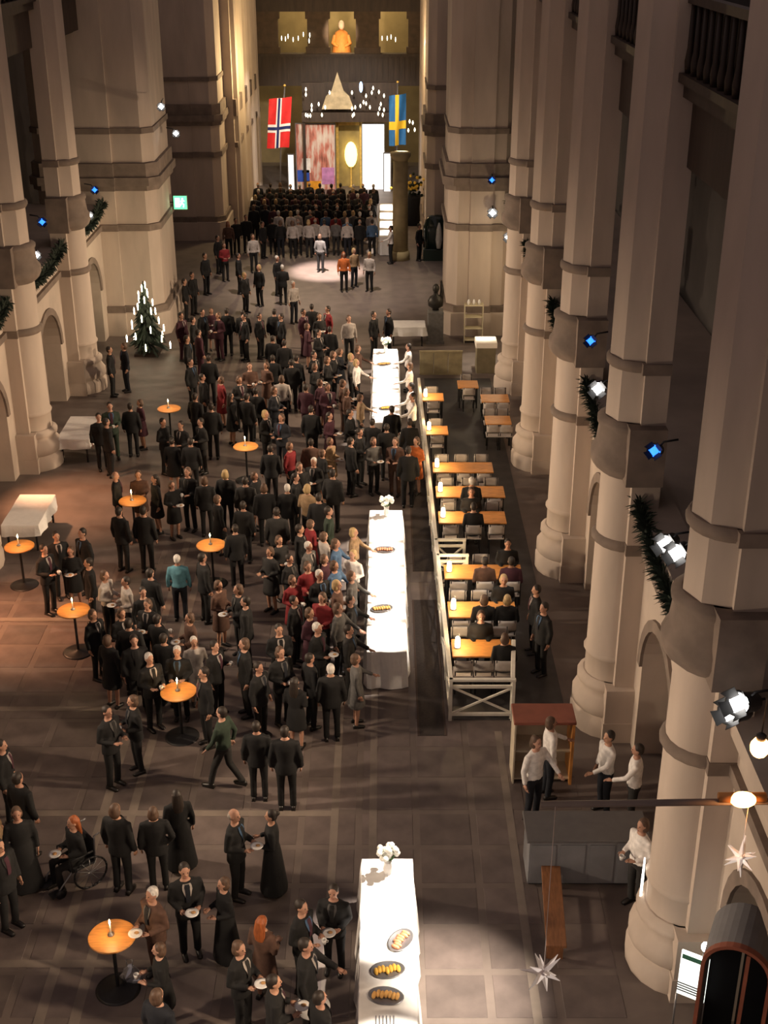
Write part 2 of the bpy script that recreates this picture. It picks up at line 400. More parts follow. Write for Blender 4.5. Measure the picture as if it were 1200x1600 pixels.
# end wall with gallery openings
ew = tag(MB().box(-9, 3.2, 86, 86.4, 0, TOPZ).build('wall_end', mat('ochre_wall', (.42, .32, .16), .9, .15, 1)), kind='structure')
D_E = 79.0
t = thing('end_gallery', (-2.4, D_E, 6.0), 'dark wooden end gallery with three tall openings above the stage', 'gallery')
lo = aty(430, 130, D_E); hi = aty(430, 88, D_E); xl = lo.x + 2.4; xr = aty(652, 130, D_E).x + 2.4
zb, zt = lo.z - 6.0, hi.z - 6.0
MB().box(xl - 2, xr + 2, 0, .5, zb, zt).build('parapet', WOODD, t)
MB().box(xl - 2, xr + 2, -.2, .6, zt, zt + .15).build('handrail', WOODD, t)
MB().box(xl - 2, xr + 2, 0, 5, zb - .15, zb).build('gallery_floor', WOODD, t)
zz = aty(430, 18, D_E).z - 6.0
MB().box(xl - 2, xr + 2, -.1, .5, zz, TOPZ - 6).build('lintel', WOODD, t)
for px0, px1 in ((400, 434), (480, 513), (556, 592), (638, 690)):
    a = aty(px0, 50, D_E).x + 2.4; b_ = aty(px1, 50, D_E).x + 2.4
    me = MB(); me.box(a, b_, 0, .5, zt, zz); me.box(a - .1, b_ + .1, -.08, .55, zt + .15, zt + .5); me.box(a - .1, b_ + .1, -.08, .55, zz - .4, zz)
    me.build('post', mat('brown_timber', (.085, .055, .034), .7, .25, 3), t)
for i in range(26):
    x = xl + (xr - xl) * (i + .5) / 26
    MB().box(x - .05, x + .05, -.05, 0, zb + .15, zt - .1).build('baluster', WOODD, t)
rl = MB().lathe([(.015, -.12), (.035, 0), (.015, .14)], 6).mesh('rail_light', mat('rail_bulb', (1, .9, .7), .3, emit=(1, .88, .62), estr=4))
for px, py in ((440, 60), (446, 61), (450, 57), (458, 62), (466, 60), (474, 54), (484, 55), (483, 64), (597, 60), (605, 60), (611, 58), (618, 62)):
    q = aty(px, py, D_E - .15); mkobj('rail_light', rl, t, (q.x + 2.4, -.15, q.z - 6.0))
# lit figure in the middle opening
p = aty(534, 92, D_E + 1.5); p.z = zt + 6.0 - .9
t = thing('gallery_figure', p, 'orange-lit robed figure standing in the middle opening of the end gallery', 'statue')
b = MB(); b.lathe([(.62, 0), (.60, .9), (.50, 1.5), (.36, 2.1), (.12, 2.25)], 14); b.build('robe', mat('orange_robe', (.80, .30, .06), .7, .2, 5), t)
MB().ball((0, 0, 2.50), (.19, .21, .26)).build('head', mat('pale_stone_head', (.8, .62, .45), .6), t)
b = MB(); b.tube([(-.35, -.05, 1.9), (-.5, -.25, 1.5), (-.2, -.5, 1.35)], [.14, .12, .08], 8); b.tube([(.35, -.05, 1.9), (.5, -.25, 1.5), (.2, -.5, 1.35)], [.14, .12, .08], 8); b.build('arms', MATS['orange_robe'], t)
lamp('figure_lamp', 'SPOT', p + Vector((0, -4.5, 2.4)), p + Vector((0, 0, 2.1)), 1100, (1, .75, .5), 40, .5, .1)

# ================================================================== FURNITURE
TABX0, TABX1 = -.36, .47
FOOT = []          # circles people keep clear of (x, y, r)
BOXES = []         # rectangles people keep clear of
def tablecloth(x0, x1, y0, y1, top, drop, label, group, name='tablecloth', wav=.035, seed=1):
    """draped cloth with softly waving skirts"""
    rr = random.Random(seed); b = MB(); N = []
    def edge(t):  # perimeter param to xy
        pass
    per = []; nx = max(6, int((x1 - x0) / .09)); ny = max(8, int((y1 - y0) / .12))
    for i in range(nx): per.append((x0 + (x1 - x0) * i / nx, y0, 0, -1))
    for i in range(ny): per.append((x1, y0 + (y1 - y0) * i / ny, 1, 0))
    for i in range(nx): per.append((x1 - (x1 - x0) * i / nx, y1, 0, 1))
    for i in range(ny): per.append((x0, y1 - (y1 - y0) * i / ny, -1, 0))
    m = len(per); vs = []; fs = []
    for (g, z) in ((0, top), (.012, top - .012), (.02, top - .08), (.05, top - drop * .6), (.07, top - drop)):
        for i, p in enumerate(per):
            wv = wav * sin(i * 1.15 + sin(i * .37) * 2) * (g / .07)
            vs.append((p[0] + p[2] * (g + wv), p[1] + p[3] * (g + wv), z))
    for k in range(4):
        for i in range(m): j = (i + 1) % m; fs.append((k*m+i, k*m+j, (k+1)*m+j, (k+1)*m+i))
    fs.append(tuple(range(m)))
    b.add(vs, fs, smooth=False)
    o = b.build(name, CLOTHW)
    return tag(o, label, 'tablecloth', group)
def plain_table(x0, x1, y0, y1, h, label, group, wood=WOODD, name='buffet_table'):
    cx, cy = (x0 + x1) / 2, (y0 + y1) / 2
    t = thing(name, (cx, cy, 0), label, 'table', group); a, c = (x1 - x0) / 2, (y1 - y0) / 2
    MB().bevbox(-a, a, -c, c, h - .03, h, .008).build('table_top', wood, t)
    lm = MB().bevbox(-.025, .025, -.025, .025, 0, h - .03, .004).mesh('leg', METALK)
    for sx in (-1, 1):
        for sy in (-1, 1): mkobj('leg', lm, t, (sx * (a - .08), sy * (c - .08), 0))
    return t
BUF = [(12.4, 16.6, 'nearest buffet table, at the bottom of the picture'), (23.1, 30.1, 'middle buffet table, in the centre of the hall'),
       (36.4, 43.6, 'third buffet table, served by white-clad staff'), (60.9, 68.5, 'farthest buffet table, beside the stage crowd')]
for i, (y0, y1, d) in enumerate(BUF):
    x0, x1 = (TABX0, TABX1) if i < 3 else (-.2, .46)
    plain_table(x0 + .03, x1 - .03, y0 + .03, y1 - .03, .89, 'long table under the white cloth of the ' + d.split(',')[0], 'long buffet tables')
    tablecloth(x0, x1, y0, y1, .905, .88, 'brightly lit white cloth on the ' + d, 'white buffet tablecloths', seed=i)
    BOXES.append((x0, x1, y0, y1))
def flower_vase(x, y, z, label, sc=1.0):
    t = thing('flower_vase', (x, y, z), label, 'flowers', 'white flower arrangements on the buffet tables')
    MB().lathe([(.05 * sc, 0), (.07 * sc, .08 * sc), (.05 * sc, .18 * sc), (.065 * sc, .24 * sc)], 14).build('vase', CHINA, t)
    b = MB(); r2 = random.Random(3)
    for k in range(22):
        a = r2.uniform(0, 2 * pi); r = r2.uniform(0, .15) * sc; hh = (.30 + r2.uniform(0, .16)) * sc
        b.ball((r * cos(a), r * sin(a), hh), .045 * sc, 6, 5)
    b.build('blossoms', mat('white_petals', (.85, .85, .78), .7), t)
    b = MB()
    for k in range(8):
        a = k * pi / 4; b.tube([(0, 0, .2 * sc), (.10 * sc * cos(a), .10 * sc * sin(a), .32 * sc)], [.006, .012], 5)
    b.build('stems', mat('stem_green', (.06, .16, .04), .7), t)
for (i, yy) in ((0, 16.25), (1, 29.75), (2, 43.2)):
    flower_vase(.06, yy, .906, 'white flower arrangement at the far end of the ' + BUF[i][2].split(',')[0], 1.15)
def platter(x, y, label, kind, rz=0.0):
    t = thing('serving_platter', (x, y, .906), label, 'platter', 'serving platters on the buffet tables', rz)
    MB().lathe([(.0, .0), (.12, .0), (.17, .018), (.175, .024), (.16, .022), (.11, .008), (0, .008)], 20, M=Matrix.Diagonal((1.5, 1, 1, 1))).build('dish', METALG, t)
    r2 = random.Random(int(x * 100 + y * 10)); m = {'bread': mat('bread_crust', (.62, .34, .10), .8, .2, 15), 'fish': mat('salmon_slices', (.62, .24, .12), .5, .2, 15), 'cake': mat('saffron_bun', (.75, .42, .06), .6, .15, 15)}[kind]
    for k in range(7):
        MB().ball((-.17 + .055 * k, r2.uniform(-.03, .03), .03), (.035, .075, .032), 8, 6).build('piece', m, t)
platter(.05, 14.15, 'oval platter of golden buns on the nearest buffet table, farther one', 'cake', R(8))
platter(.03, 13.65, 'oval platter of dark bread on the nearest buffet table, middle one', 'bread', R(-12))
platter(.25, 14.75, 'small platter of salmon at the right edge of the nearest buffet table', 'fish', R(60))
platter(.02, 27.8, 'narrow dark dish near the far end of the middle buffet table', 'fish')
platter(-.05, 24.9, 'dark serving dish near the front of the middle buffet table', 'bread', R(20))
platter(.0, 41.9, 'serving dish near the far end of the third buffet table', 'bread', R(20))
platter(.1, 37.6, 'serving dish near the front of the third buffet table', 'cake', R(20))
def cutlery(x, y, label):
    t = thing('cutlery_row', (x, y, .906), label, 'cutlery')
    for k in range(6):
        MB().box(-.14 + k * .05, -.125 + k * .05, -.10, .10, 0, .006).box(-.148 + k * .05, -.117 + k * .05, -.12, -.07, 0, .007).build('fork', METALG, t)
cutlery(.02, 13.2, 'row of silver forks at the front of the nearest buffet table')

def standing_table(px, py, label, bag=False, top=1.08, r=.36, lit=True):
    p = at(px, py, top); p.z = 0
    t = thing('standing_table', p, label, 'table', 'round standing tables with a candle')
    MB().lathe([(0, top - .03), (r - .01, top - .03), (r, top - .022), (r, top - .008), (r - .008, top), (0, top)], 32, smooth=False).build('table_top', WOODO, t)
    MB().lathe([(.035, .03), (.03, .1), (.03, top - .08), (.10, top - .03)], 12).build('pole', METALK, t)
    MB().lathe([(0, 0), (.34, 0), (.345, .012), (.30, .03), (.06, .055), (.035, .08)], 32).build('base', METALK, t)
    FOOT.append((p.x, p.y, .40))
    n = label.split(',')[0]
    c = thing('table_candle', (p.x - .02, p.y + .02, top + .001), 'lit white candle on the ' + label.replace('round wooden ', '').replace('round ', ''), 'candle', 'lit candles on the standing tables')
    MB().lathe([(0, 0), (.05, 0), (.055, .012), (.02, .03), (.018, .05)], 14).build('holder', METALG, c)
    MB().lathe([(.014, .04), (.014, .20), (.010, .205)], 10).build('wax', CANDLE, c); wx_ = c.children[-1]
    MB().lathe([(.002, .205), (.016, .235), (.010, .265), (.001, .30)], 10).build('flame', FLAME, wx_)
    lamp('candle_light', 'POINT', (p.x - .02, p.y - .02, top + .30), None, 7, (1, .60, .25), size=.02)
    return p
ST = [standing_table(175, 1462, 'round wooden standing table at the bottom left of the picture'),
 standing_table(115, 953, 'round wooden standing table left of the guests, on the open brown floor'),
 standing_table(30, 853, 'round wooden standing table at the left picture edge below the white-draped tables'),
 standing_table(330, 851, 'round wooden standing table in mid-crowd, below the middle candle'),
 standing_table(384, 697, 'round wooden standing table in mid-crowd, left of the middle buffet table'),
 standing_table(264, 638, 'round wooden standing table farthest left, near the Christmas tree'),
 standing_table(207, 782, 'round standing table hidden among guests beside the white-draped tables'),
 standing_table(279, 1080, 'round wooden standing table under the hands of white-haired guests')]
# glass things by the foot of the nearest standing table
p = at(205, 1530, 0)
t = thing('glass_bag', (p.x, p.y, 0), 'shiny clear plastic bag on the floor by the nearest standing table', 'bag')
b = MB(); r2 = random.Random(5)
pts = []
for k in range(5):
    z = .07 * k; rad = [.14, .17, .15, .09, .05][k]
    for i in range(10):
        a = 2 * pi * i / 10; q = rad * (1 + r2.uniform(-.25, .25)); pts.append((q * cos(a), q * sin(a) * .8, z))
fs = [(k*10+i, k*10+(i+1) % 10, (k+1)*10+(i+1) % 10, (k+1)*10+i) for k in range(4) for i in range(10)] + [tuple(range(9, -1, -1)), tuple(range(40, 50))]
b.add(pts, fs); b.build('crumpled_plastic', mat('shiny_plastic', (.55, .57, .6), .12, metal=.6), t)
MB().tube([(-.04, 0, .28), (-.05, 0, .40), (.05, 0, .40), (.04, 0, .28)], .008, 6).build('handle', METALG, t)

# white-draped tables by the left wall
for (px, py, lab, wd, ln) in ((124, 668, 'farther', .95, 1.9), (45, 796, 'nearer', .95, 1.9)):
    p = at(px, py, .78); x0, x1, y0, y1 = p.x - wd / 2, p.x + wd / 2, p.y - ln / 2, p.y + ln / 2
    plain_table(x0 + .03, x1 - .03, y0 + .03, y1 - .03, .765, f'side table under the {lab} white cloth by the left wall', 'draped side tables', name='side_table')
    tablecloth(x0, x1, y0, y1, .78, .30, f'white cloth hanging over the {lab} side table by the left wall', 'side table cloths', seed=9)
    BOXES.append((x0, x1, y0, y1))
p = at(637, 505, .8); plain_table(p.x - .62, p.x + .62, p.y - .4, p.y + .4, .765, 'small table under a white cloth beyond the third buffet table', 'draped side tables', name='side_table')
tablecloth(p.x - .66, p.x + .66, p.y - .44, p.y + .44, .78, .34, 'white cloth on the small table beyond the third buffet table', 'side table cloths')
BOXES.append((p.x - .66, p.x + .66, p.y - .44, p.y + .44))
p = at(388, 292, .8); p.x = -6.3; p.y = 70.5
plain_table(p.x - .9, p.x + .9, p.y - .4, p.y + .4, .765, 'small table under a white cloth at far left before the golden wall', 'draped side tables', name='side_table')
tablecloth(p.x - .94, p.x + .94, p.y - .44, p.y + .44, .78, .4, 'white cloth on the far left table before the golden wall', 'side table cloths')

# ---- Christmas tree with candle lights
p = at(232, 552, 0)
t = thing('christmas_tree', (p.x, p.y, 0), 'dark Christmas tree covered with white candle lights by the left pier', 'tree')
MB().lathe([(.05, 0), (.05, .5), (.02, 2.75)], 8).build('trunk', WOODD, t)
b = MB(); r2 = random.Random(11)
for k in range(420):
    hgt = r2.uniform(.28, 2.72); rad = (2.8 - hgt) / 2.5 * .80 * r2.uniform(.55, 1.0); a = r2.uniform(0, 2 * pi)
    b.add([(.02 * cos(a), .02 * sin(a), hgt + .05), (rad * cos(a) - .05 * sin(a), rad * sin(a) + .05 * cos(a), hgt - .18), (rad * 1.12 * cos(a), rad * 1.12 * sin(a), hgt - .24), (rad * cos(a) + .05 * sin(a), rad * sin(a) - .05 * cos(a), hgt - .18), (rad * .7 * cos(a), rad * .7 * sin(a), hgt - .02)],
          [(0, 1, 4), (1, 2, 4), (2, 3, 4), (3, 0, 4), (0, 3, 2, 1)])
tag(b.build('fir_branches', TREEG, t), kind='stuff')
cm = MB().lathe([(.02, 0), (.022, .14), (.028, .15), (.020, .22), (.004, .27)], 8).mesh('candle_light', mat('tree_candle_glow', (1, .9, .7), .4, emit=(1, .86, .58), estr=16))
for k in range(30):
    hgt = .35 + 2.35 * (k / 30) ** 1.05; rad = (2.85 - hgt) / 2.5 * .84; a = k * 2.4
    mkobj('candle_light', cm, t, (rad * cos(a), rad * sin(a), hgt - .15))
MB().box(-.45, .45, -.45, .45, 0, .1).box(-.12, .12, -.12, .12, .1, .3).build('stand', WOODD, t)
FOOT.append((p.x, p.y, .9))

# ---- cafe: railing, tables, chairs
RA, RB = Vector((1.35, 21.9, 0)), Vector((1.15, 40.2, 0))
def railing(a, b, label, h=1.0, step=1.5, group=None):
    d = b - a; L = d.length; ang = atan2(d.y, d.x)
    t = thing('cafe_railing', a, label, 'railing', group, ang); k = max(1, round(L / step)); st = L / k
    MB().bevbox(-.04, L + .04, -.045, .045, h - .05, h, .008).build('top_rail', RAILW, t)
    MB().box(0, L, -.025, .025, .12, .18).build('bottom_rail', RAILW, t)
    MB().box(0, L, -.025, .025, h - .22, h - .16).build('middle_rail', RAILW, t)
    pm = MB().bevbox(-.035, .035, -.035, .035, 0, h - .05, .006).mesh('post', RAILW)
    dz = h - .22 - .18; dl = sqrt((st - .07) ** 2 + dz ** 2); an = atan2(dz, st - .07)
    bm_ = MB().box(-dl / 2, dl / 2, -.016, .016, -.02, .02).mesh('cross_brace', RAILW)
    for i in range(k + 1): mkobj('post', pm, t, (i * st, 0, 0))
    for i in range(k):
        for sg in (-1, 1):
            o = mkobj('cross_brace', bm_, t, (i * st + st / 2, sg * .012, .18 + dz / 2)); o.rotation_euler = (0, sg * an, 0)
    return t
railing(RA, RB, 'long white cross-braced railing along the left side of the café')
railing(RA, Vector((2.62, 21.9, 0)), 'short white cross-braced railing closing the front of the café', step=1.27)
c1 = at(682, 866, 1); c2 = at(682, 842, 1)
railing(Vector((1.3, c1.y, 0)), Vector((2.0, c1.y, 0)), 'short grey-white cross railing inside the café, nearer of two', step=.8)
railing(Vector((1.28, c2.y, 0)), Vector((1.98, c2.y, 0)), 'short grey-white cross railing inside the café, farther of two', step=.8)
railing(Vector((2.6, 21.95, 0)), Vector((2.75, 23.4, 0)), 'short white railing returning along the right of the front café table', step=1.5)
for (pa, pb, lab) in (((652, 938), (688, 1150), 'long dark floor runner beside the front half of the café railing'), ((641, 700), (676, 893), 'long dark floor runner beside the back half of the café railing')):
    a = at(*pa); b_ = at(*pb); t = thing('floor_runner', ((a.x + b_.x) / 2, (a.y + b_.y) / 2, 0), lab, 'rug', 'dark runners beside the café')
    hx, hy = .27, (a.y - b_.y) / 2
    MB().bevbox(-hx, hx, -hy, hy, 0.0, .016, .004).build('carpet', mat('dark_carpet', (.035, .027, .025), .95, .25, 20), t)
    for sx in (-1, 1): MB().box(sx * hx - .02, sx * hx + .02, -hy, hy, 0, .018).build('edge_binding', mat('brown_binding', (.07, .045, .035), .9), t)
def cafe_chair_mesh():
    m = mat('pale_grey_chair', (.42, .38, .35), .6, .1, 8)
    seat = MB().bevbox(-.20, .20, -.20, .20, .43, .46, .01).mesh('seat', m)
    b = MB(); b.tube([(0, 0, 0)] * 0 or [(-.2, .19, .70), (-.1, .215, .70), (.1, .215, .70), (.2, .19, .70)], [(.14, .012)] * 4, 6, ref=(0, 0, 1)); back = b.mesh('backrest', m)
    leg = MB().tube([(0, 0, 0), (0, 0, .44)], .014, 6).mesh('leg', METALK); bl = MB().tube([(0, 0, 0), (0, 0, .44), (0, .03, .84)], .014, 6).mesh('leg', METALK)
    return seat, back, leg, bl
CH = cafe_chair_mesh()
def chair(x, y, rz, label):
    t = thing('cafe_chair', (x, y, .018), label, 'chair', 'pale chairs in the café', rz)
    mkobj('seat', CH[0], t); mkobj('backrest', CH[1], t)
    for sx in (-1, 1): mkobj('leg', CH[2], t, (sx * .17, -.17, 0)); mkobj('leg', CH[3], t, (sx * .17, .17, 0))
    return t
def lantern(x, y, z, label):
    t = thing('table_lantern', (x, y, z), label, 'lantern', 'lit lanterns on the café tables')
    MB().lathe([(.07, 0), (.075, .012), (.06, .02)], 12).build('base', METALG, t)
    MB().lathe([(.055, .02), (.06, .10), (.05, .24), (.035, .26)], 12).build('glass', mat('lantern_glow', (1, .9, .7), .4, emit=(1, .84, .55), estr=9), t)
    MB().tube([(-.04, 0, .26), (-.03, 0, .33), (.03, 0, .33), (.04, 0, .26)], .005, 5).build('handle', METALG, t)
    lamp('lantern_light', 'POINT', (x + .1, y, z + .42), None, 26, (1, .68, .36), size=.05)
CT = [(706, 800, 1012, 2), (700, 806, 952, 2), (694, 815, 893, 3), (685, 790, 808, 3), (681, 788, 768, 3), (676, 770, 730, 3), (664, 700, 672, 1), (659, 693, 620, 1), (752, 795, 622, 1), (758, 798, 656, 1), (715, 747, 600, 1)]
CAFE = []; SEATED = []
for i, (xa, xb, py, nch) in enumerate(CT):
    a = at(xa, py, .75); b_ = at(xb, py, .75); cx = (a.x + b_.x) / 2; hw = (b_.x - a.x) / 2; cy = a.y
    ph = f'{ORD[i]} café table' if i < 8 else ['farther café table beside the fourth pier', 'nearer café table beside the fourth pier', 'farthest café table before the low barrier'][i - 8]
    lab = f'orange wooden {ph} counted from the front railing' if i < 8 else 'orange wooden ' + ph
    t = thing('cafe_table', (cx, cy, .018), lab, 'table', 'orange café tables')
    MB().bevbox(-hw, hw, -.36, .36, .70, .735, .008).build('table_top', WOODO, t)
    lm = MB().bevbox(-.025, .025, -.025, .025, 0, .70, .004).mesh('leg', METALK)
    for sx in (-1, 1):
        for sy in (-1, 1): mkobj('leg', lm, t, (sx * (hw - .06), sy * .30, 0))
    if i < 8: lantern(a.x + .12, cy, .754, f'lit lantern at the left end of the {ORD[i]} café table')
    k = 2 if hw < .6 else 3
    if hw < .38: k = 1
    for j in range(k):
        x = cx - hw + (2 * hw) * (j + .5) / k
        pos = {1: [''], 2: ['left ', 'right '], 3: ['left ', 'middle ', 'right ']}[k][j]
        nm = ph.split(',')[0] + (',' + ph.split(',')[1] if ',' in ph else '')
        for sd in (1, -1):
            lab = f'{pos}pale chair on the {"far" if sd > 0 else "near"} side of the {nm}'
            chair(x, cy + sd * .50, 0 if sd > 0 else pi, lab); CAFE.append((i, j, sd, x, cy + sd * .50))

# ---- low wooden barrier and lit counters beyond the cafe
a = at(655, 585, 0); b_ = at(722, 585, 0); t = thing('low_barrier', ((a.x + b_.x) / 2, a.y, 0), 'low panelled wooden barrier across the end of the café', 'barrier')
L = (b_.x - a.x) / 2 ; m = mat('olive_board', (.30, .25, .14), .6, .2, 4)
for i in range(3): MB().bevbox(-L + i * 2 * L / 3 + .01, -L + (i + 1) * 2 * L / 3 - .01, -.03, .03, .05, .82, .01).build('panel', m, t)
MB().box(-L, L, -.06, .06, .82, .88).build('top_rail', m, t); MB().box(-L, L, -.05, .05, 0, .05).build('foot_rail', m, t)
p = at(740, 540, 0); t = thing('display_shelves', (p.x, 47.3, 0), 'lit shelf unit with white top in the bright alcove', 'shelf')
m = mat('cream_board', (.62, .55, .38), .6, .1, 4)
for sx in (-.36, .33): MB().box(sx, sx + .03, -.2, .2, 0, 1.5).build('side_panel', m, t)
for z in (.1, .55, 1.0, 1.45): MB().box(-.33, .33, -.2, .2, z, z + .03).build('shelf', m, t)
for k in range(3): MB().lathe([(.05, 0), (.06, .1), (.03, .2)], 8).build('jar', CHINA, t, (-.2 + .2 * k, -.05, 1.48))
p = at(758, 580, 0); t = thing('white_counter', (p.x, p.y + .1, 0), 'olive counter with a brightly lit white top beside the fifth pier', 'counter')
MB().bevbox(-.34, .34, -.35, .35, 0, .95, .01).build('body', mat('olive_panel', (.20, .17, .10), .7, .15, 4), t)
MB().bevbox(-.38, .38, -.39, .39, .95, 1.15, .02).build('top', mat('lit_white_top', (.9, .85, .75), .5, .04, 5), t)
FOOT.append((p.x, p.y, .5))
# ---- bust on plinth, glass case, column, flowers
p = at(681, 528, 0); t = thing('bust_on_plinth', (p.x - .05, 47.3, 0), 'dark bronze bust on a tall grey plinth before the crossing pier', 'statue')
MB().bevbox(-.3, .3, -.3, .3, 0, 1.25, .02).build('plinth', mat('grey_granite', (.12, .115, .11), .5, .2, 9), t)
MB().box(-.34, .34, -.34, .34, 0, .12).build('foot', MATS['grey_granite'], t)
b = MB(); b.lathe([(.13, 1.25), (.12, 1.32), (.28, 1.42), (.30, 1.62), (.22, 1.78), (.09, 1.86), (.08, 1.98)], 16, M=Matrix.Diagonal((1, .7, 1, 1))); b.ball((0, -.02, 2.10), (.13, .15, .18)); b.ball((0, -.17, 2.08), (.025, .04, .035), 6, 5)
b.tube([(.2, 0, 1.6), (.24, .1, 2.0), (.2, .15, 2.35)], [.09, .07, .03], 8); b.build('bust', BRONZE, t); FOOT.append((p.x, p.y, .5))
p = at(681, 402, 0); t = thing('display_case', (p.x, 60.2, 0), 'dark green display case with rounded glass beside the farther right pier', 'display case')
MB().bevbox(-.62, .62, -.4, .4, 0, .55, .03).build('base', mat('dark_green_paint', (.015, .03, .022), .35, .1, 5), t)
vs = []
b = MB(); pr_ = [(.60, .55), (.60, 1.6), (.52, 1.9), (.36, 2.05), (0, 2.1)]
b.lathe(pr_, 20, M=Matrix.Diagonal((1, .62, 1, 1))); b.build('glass_dome', mat('dark_case_glass', (.02, .035, .03), .06), t)
MB().lathe([(.10, .6), (.16, 1.0), (.12, 1.5), (.04, 1.8)], 10, M=T(.1, -.39, 0)).build('glass_glint', mat('glint_white', (.8, .82, .76), .4, .1, 5), t)  # white shape on the glass stands in for its bright reflection
for k in range(5): a_ = -pi + k * pi / 4; MB().tube([(.61 * cos(a_), .385 * sin(a_), .55), (.61 * cos(a_), .385 * sin(a_), 1.6)], .018, 6).build('frame_bar', MATS['dark_green_paint'], t)
FOOT.append((p.x, p.y, .8))
p = at(625, 405, 0); t = thing('round_column', (p.x, p.y, 0), 'olive round column standing under the yellow and blue flag', 'column')
CPY = p.y
MB().lathe([(.46, 0), (.46, .3), (.40, .42)], 20).build('base', mat('olive_stone', (.46, .38, .20), .8, .2, 2), t)
MB().lathe([(.37, .42), (.34, 4.6)], 20).build('shaft', MATS['olive_stone'], t)
MB().lathe([(.34, 4.6), (.48, 4.8), (.48, 4.95), (0, 4.95)], 20).build('capital', MATS['olive_stone'], t); FOOT.append((p.x, p.y, .7))
p = at(652, 345, 0); t = thing('flower_stand', (1.42, p.y - .8, 0), 'dark stand with yellow flowers right of the round column', 'flowers')
MB().lathe([(.5, 0), (.45, .9), (.5, 1.4), (.55, 1.5)], 12).build('pedestal', BLACKIN, t)
b = MB(); r2 = random.Random(8)
for k in range(60): b.ball((r2.gauss(0, .32), r2.gauss(0, .2), 1.75 + r2.gauss(0, .28)), .09, 5, 4)
b.build('foliage', TREEG, t); b = MB()
for k in range(26): b.ball((r2.gauss(0, .34), -.2 + r2.gauss(0, .1), 2.1 + r2.gauss(0, .25)), .08, 5, 4)
b.build('yellow_blossoms', mat('yellow_petals', (.75, .50, .06), .7), t)

# ---- stage backdrop, flags, light garland
SY = 77.0
def panel(px0, px1, py0, py1, name, m, label, cat, y=SY, th=.08, bottom=0.0):
    a = aty(px0, py0, y); b_ = aty(px1, py1, y); z0 = 0.0 if bottom is not None else b_.z
    t = thing(name, ((a.x + b_.x) / 2, y, z0), label, cat); hw = (b_.x - a.x) / 2; h = a.z - z0
    MB().box(-hw, hw, 0, th, 0, h).build('board', m, t)
    fr = MB(); fr.box(-hw - .05, -hw, -.02, th + .02, 0, h); fr.box(hw, hw + .05, -.02, th + .02, 0, h); fr.box(-hw - .05, hw + .05, -.02, th + .02, h, h + .06)
    fr.build('frame', METALG, t); return t, hw, h
bk = mat('printed_backdrop', (.75, .6, .55), .7)
nt = bk.node_tree; tc = nt.nodes.new('ShaderNodeTexCoord'); mp = nt.nodes.new('ShaderNodeMapping'); mp.inputs['Scale'].default_value = (2.6, 1, .55); nz = nt.nodes.new('ShaderNodeTexNoise'); nz.inputs['Scale'].default_value = 1.6; nz.inputs['Detail'].default_value = 4
cr = nt.nodes.new('ShaderNodeValToRGB'); e = cr.color_ramp.elements; e[0].position = .32; e[0].color = (.22, .08, .06, 1); e[1].position = .66; e[1].color = (.75, .68, .62, 1)
x = e.new(.46); x.color = (.60, .22, .17, 1); x = e.new(.54); x.color = (.66, .50, .45, 1)
nt.links.new(tc.outputs['Object'], mp.inputs[0]); nt.links.new(mp.outputs[0], nz.inputs[0]); nt.links.new(nz.outputs['Fac'], cr.inputs[0]); nt.links.new(cr.outputs[0], nt.nodes['Principled BSDF'].inputs['Base Color'])
t, hw, h = panel(462, 524, 194, 284, 'stage_backdrop', bk, 'tall printed backdrop in red, white and blue behind the crowd', 'backdrop')
for (x0, x1, z0, z1, c, nm) in ((-.98, -.35, .12, .30, (.03, .10, .55), 'blue'), (-.6, .25, 0, .13, (.75, .33, .02), 'orange'), (.3, .95, .08, .34, (.55, .25, .55), 'lilac'), (-.72, -.28, .26, .48, (.9, .9, .9), 'white')):
    MB().box(hw * x0, hw * x1, -.02, 0, h * z0, h * z1).build('print_block', mat('print_' + nm, c, .6, .25, 3), t)
panel(566, 600, 194, 300, 'white_screen', mat('lit_screen', (.9, .88, .85), .6, emit=(1, .95, .9), estr=1.6), 'tall bright white screen right of the stage backdrop', 'screen')
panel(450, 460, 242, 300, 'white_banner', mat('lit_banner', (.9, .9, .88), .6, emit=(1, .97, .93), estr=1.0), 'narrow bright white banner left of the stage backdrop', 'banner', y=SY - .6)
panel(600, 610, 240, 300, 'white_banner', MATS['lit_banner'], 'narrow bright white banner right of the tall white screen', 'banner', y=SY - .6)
# yellow lit doorway with gold frame
a = aty(526, 192, SY); b_ = aty(564, 285, SY)
t = thing('golden_doorway', ((a.x + b_.x) / 2, SY + .5, 0), 'golden lit doorway with a bright yellow lamp between backdrop and screen', 'doorway'); hw = (b_.x - a.x) / 2; h = a.z
for sx in (-1, 1): MB().bevbox(sx * hw - .08, sx * hw + .08, -.1, .1, 0, h, .02).build('jamb', GOLD, t)
MB().box(-hw, hw, -.1, .1, h - .2, h).build('lintel', GOLD, t)
MB().box(-hw, hw, .5, .6, 0, h).build('back_panel', mat('ochre_panel', (.40, .30, .10), .7, .2, 2), t)
MB().ball((.1, .2, 1.9), (.38, .1, .75), 12, 8).build('lamp_globe', mat('yellow_globe', (1, .9, .4), .4, emit=(1, .85, .32), estr=2.2), t)
MB().lathe([(.2, 0), (.05, .1), (.04, 1.2)], 10, M=T(.1, .2, 0)).build('lamp_stand', GOLD, t)
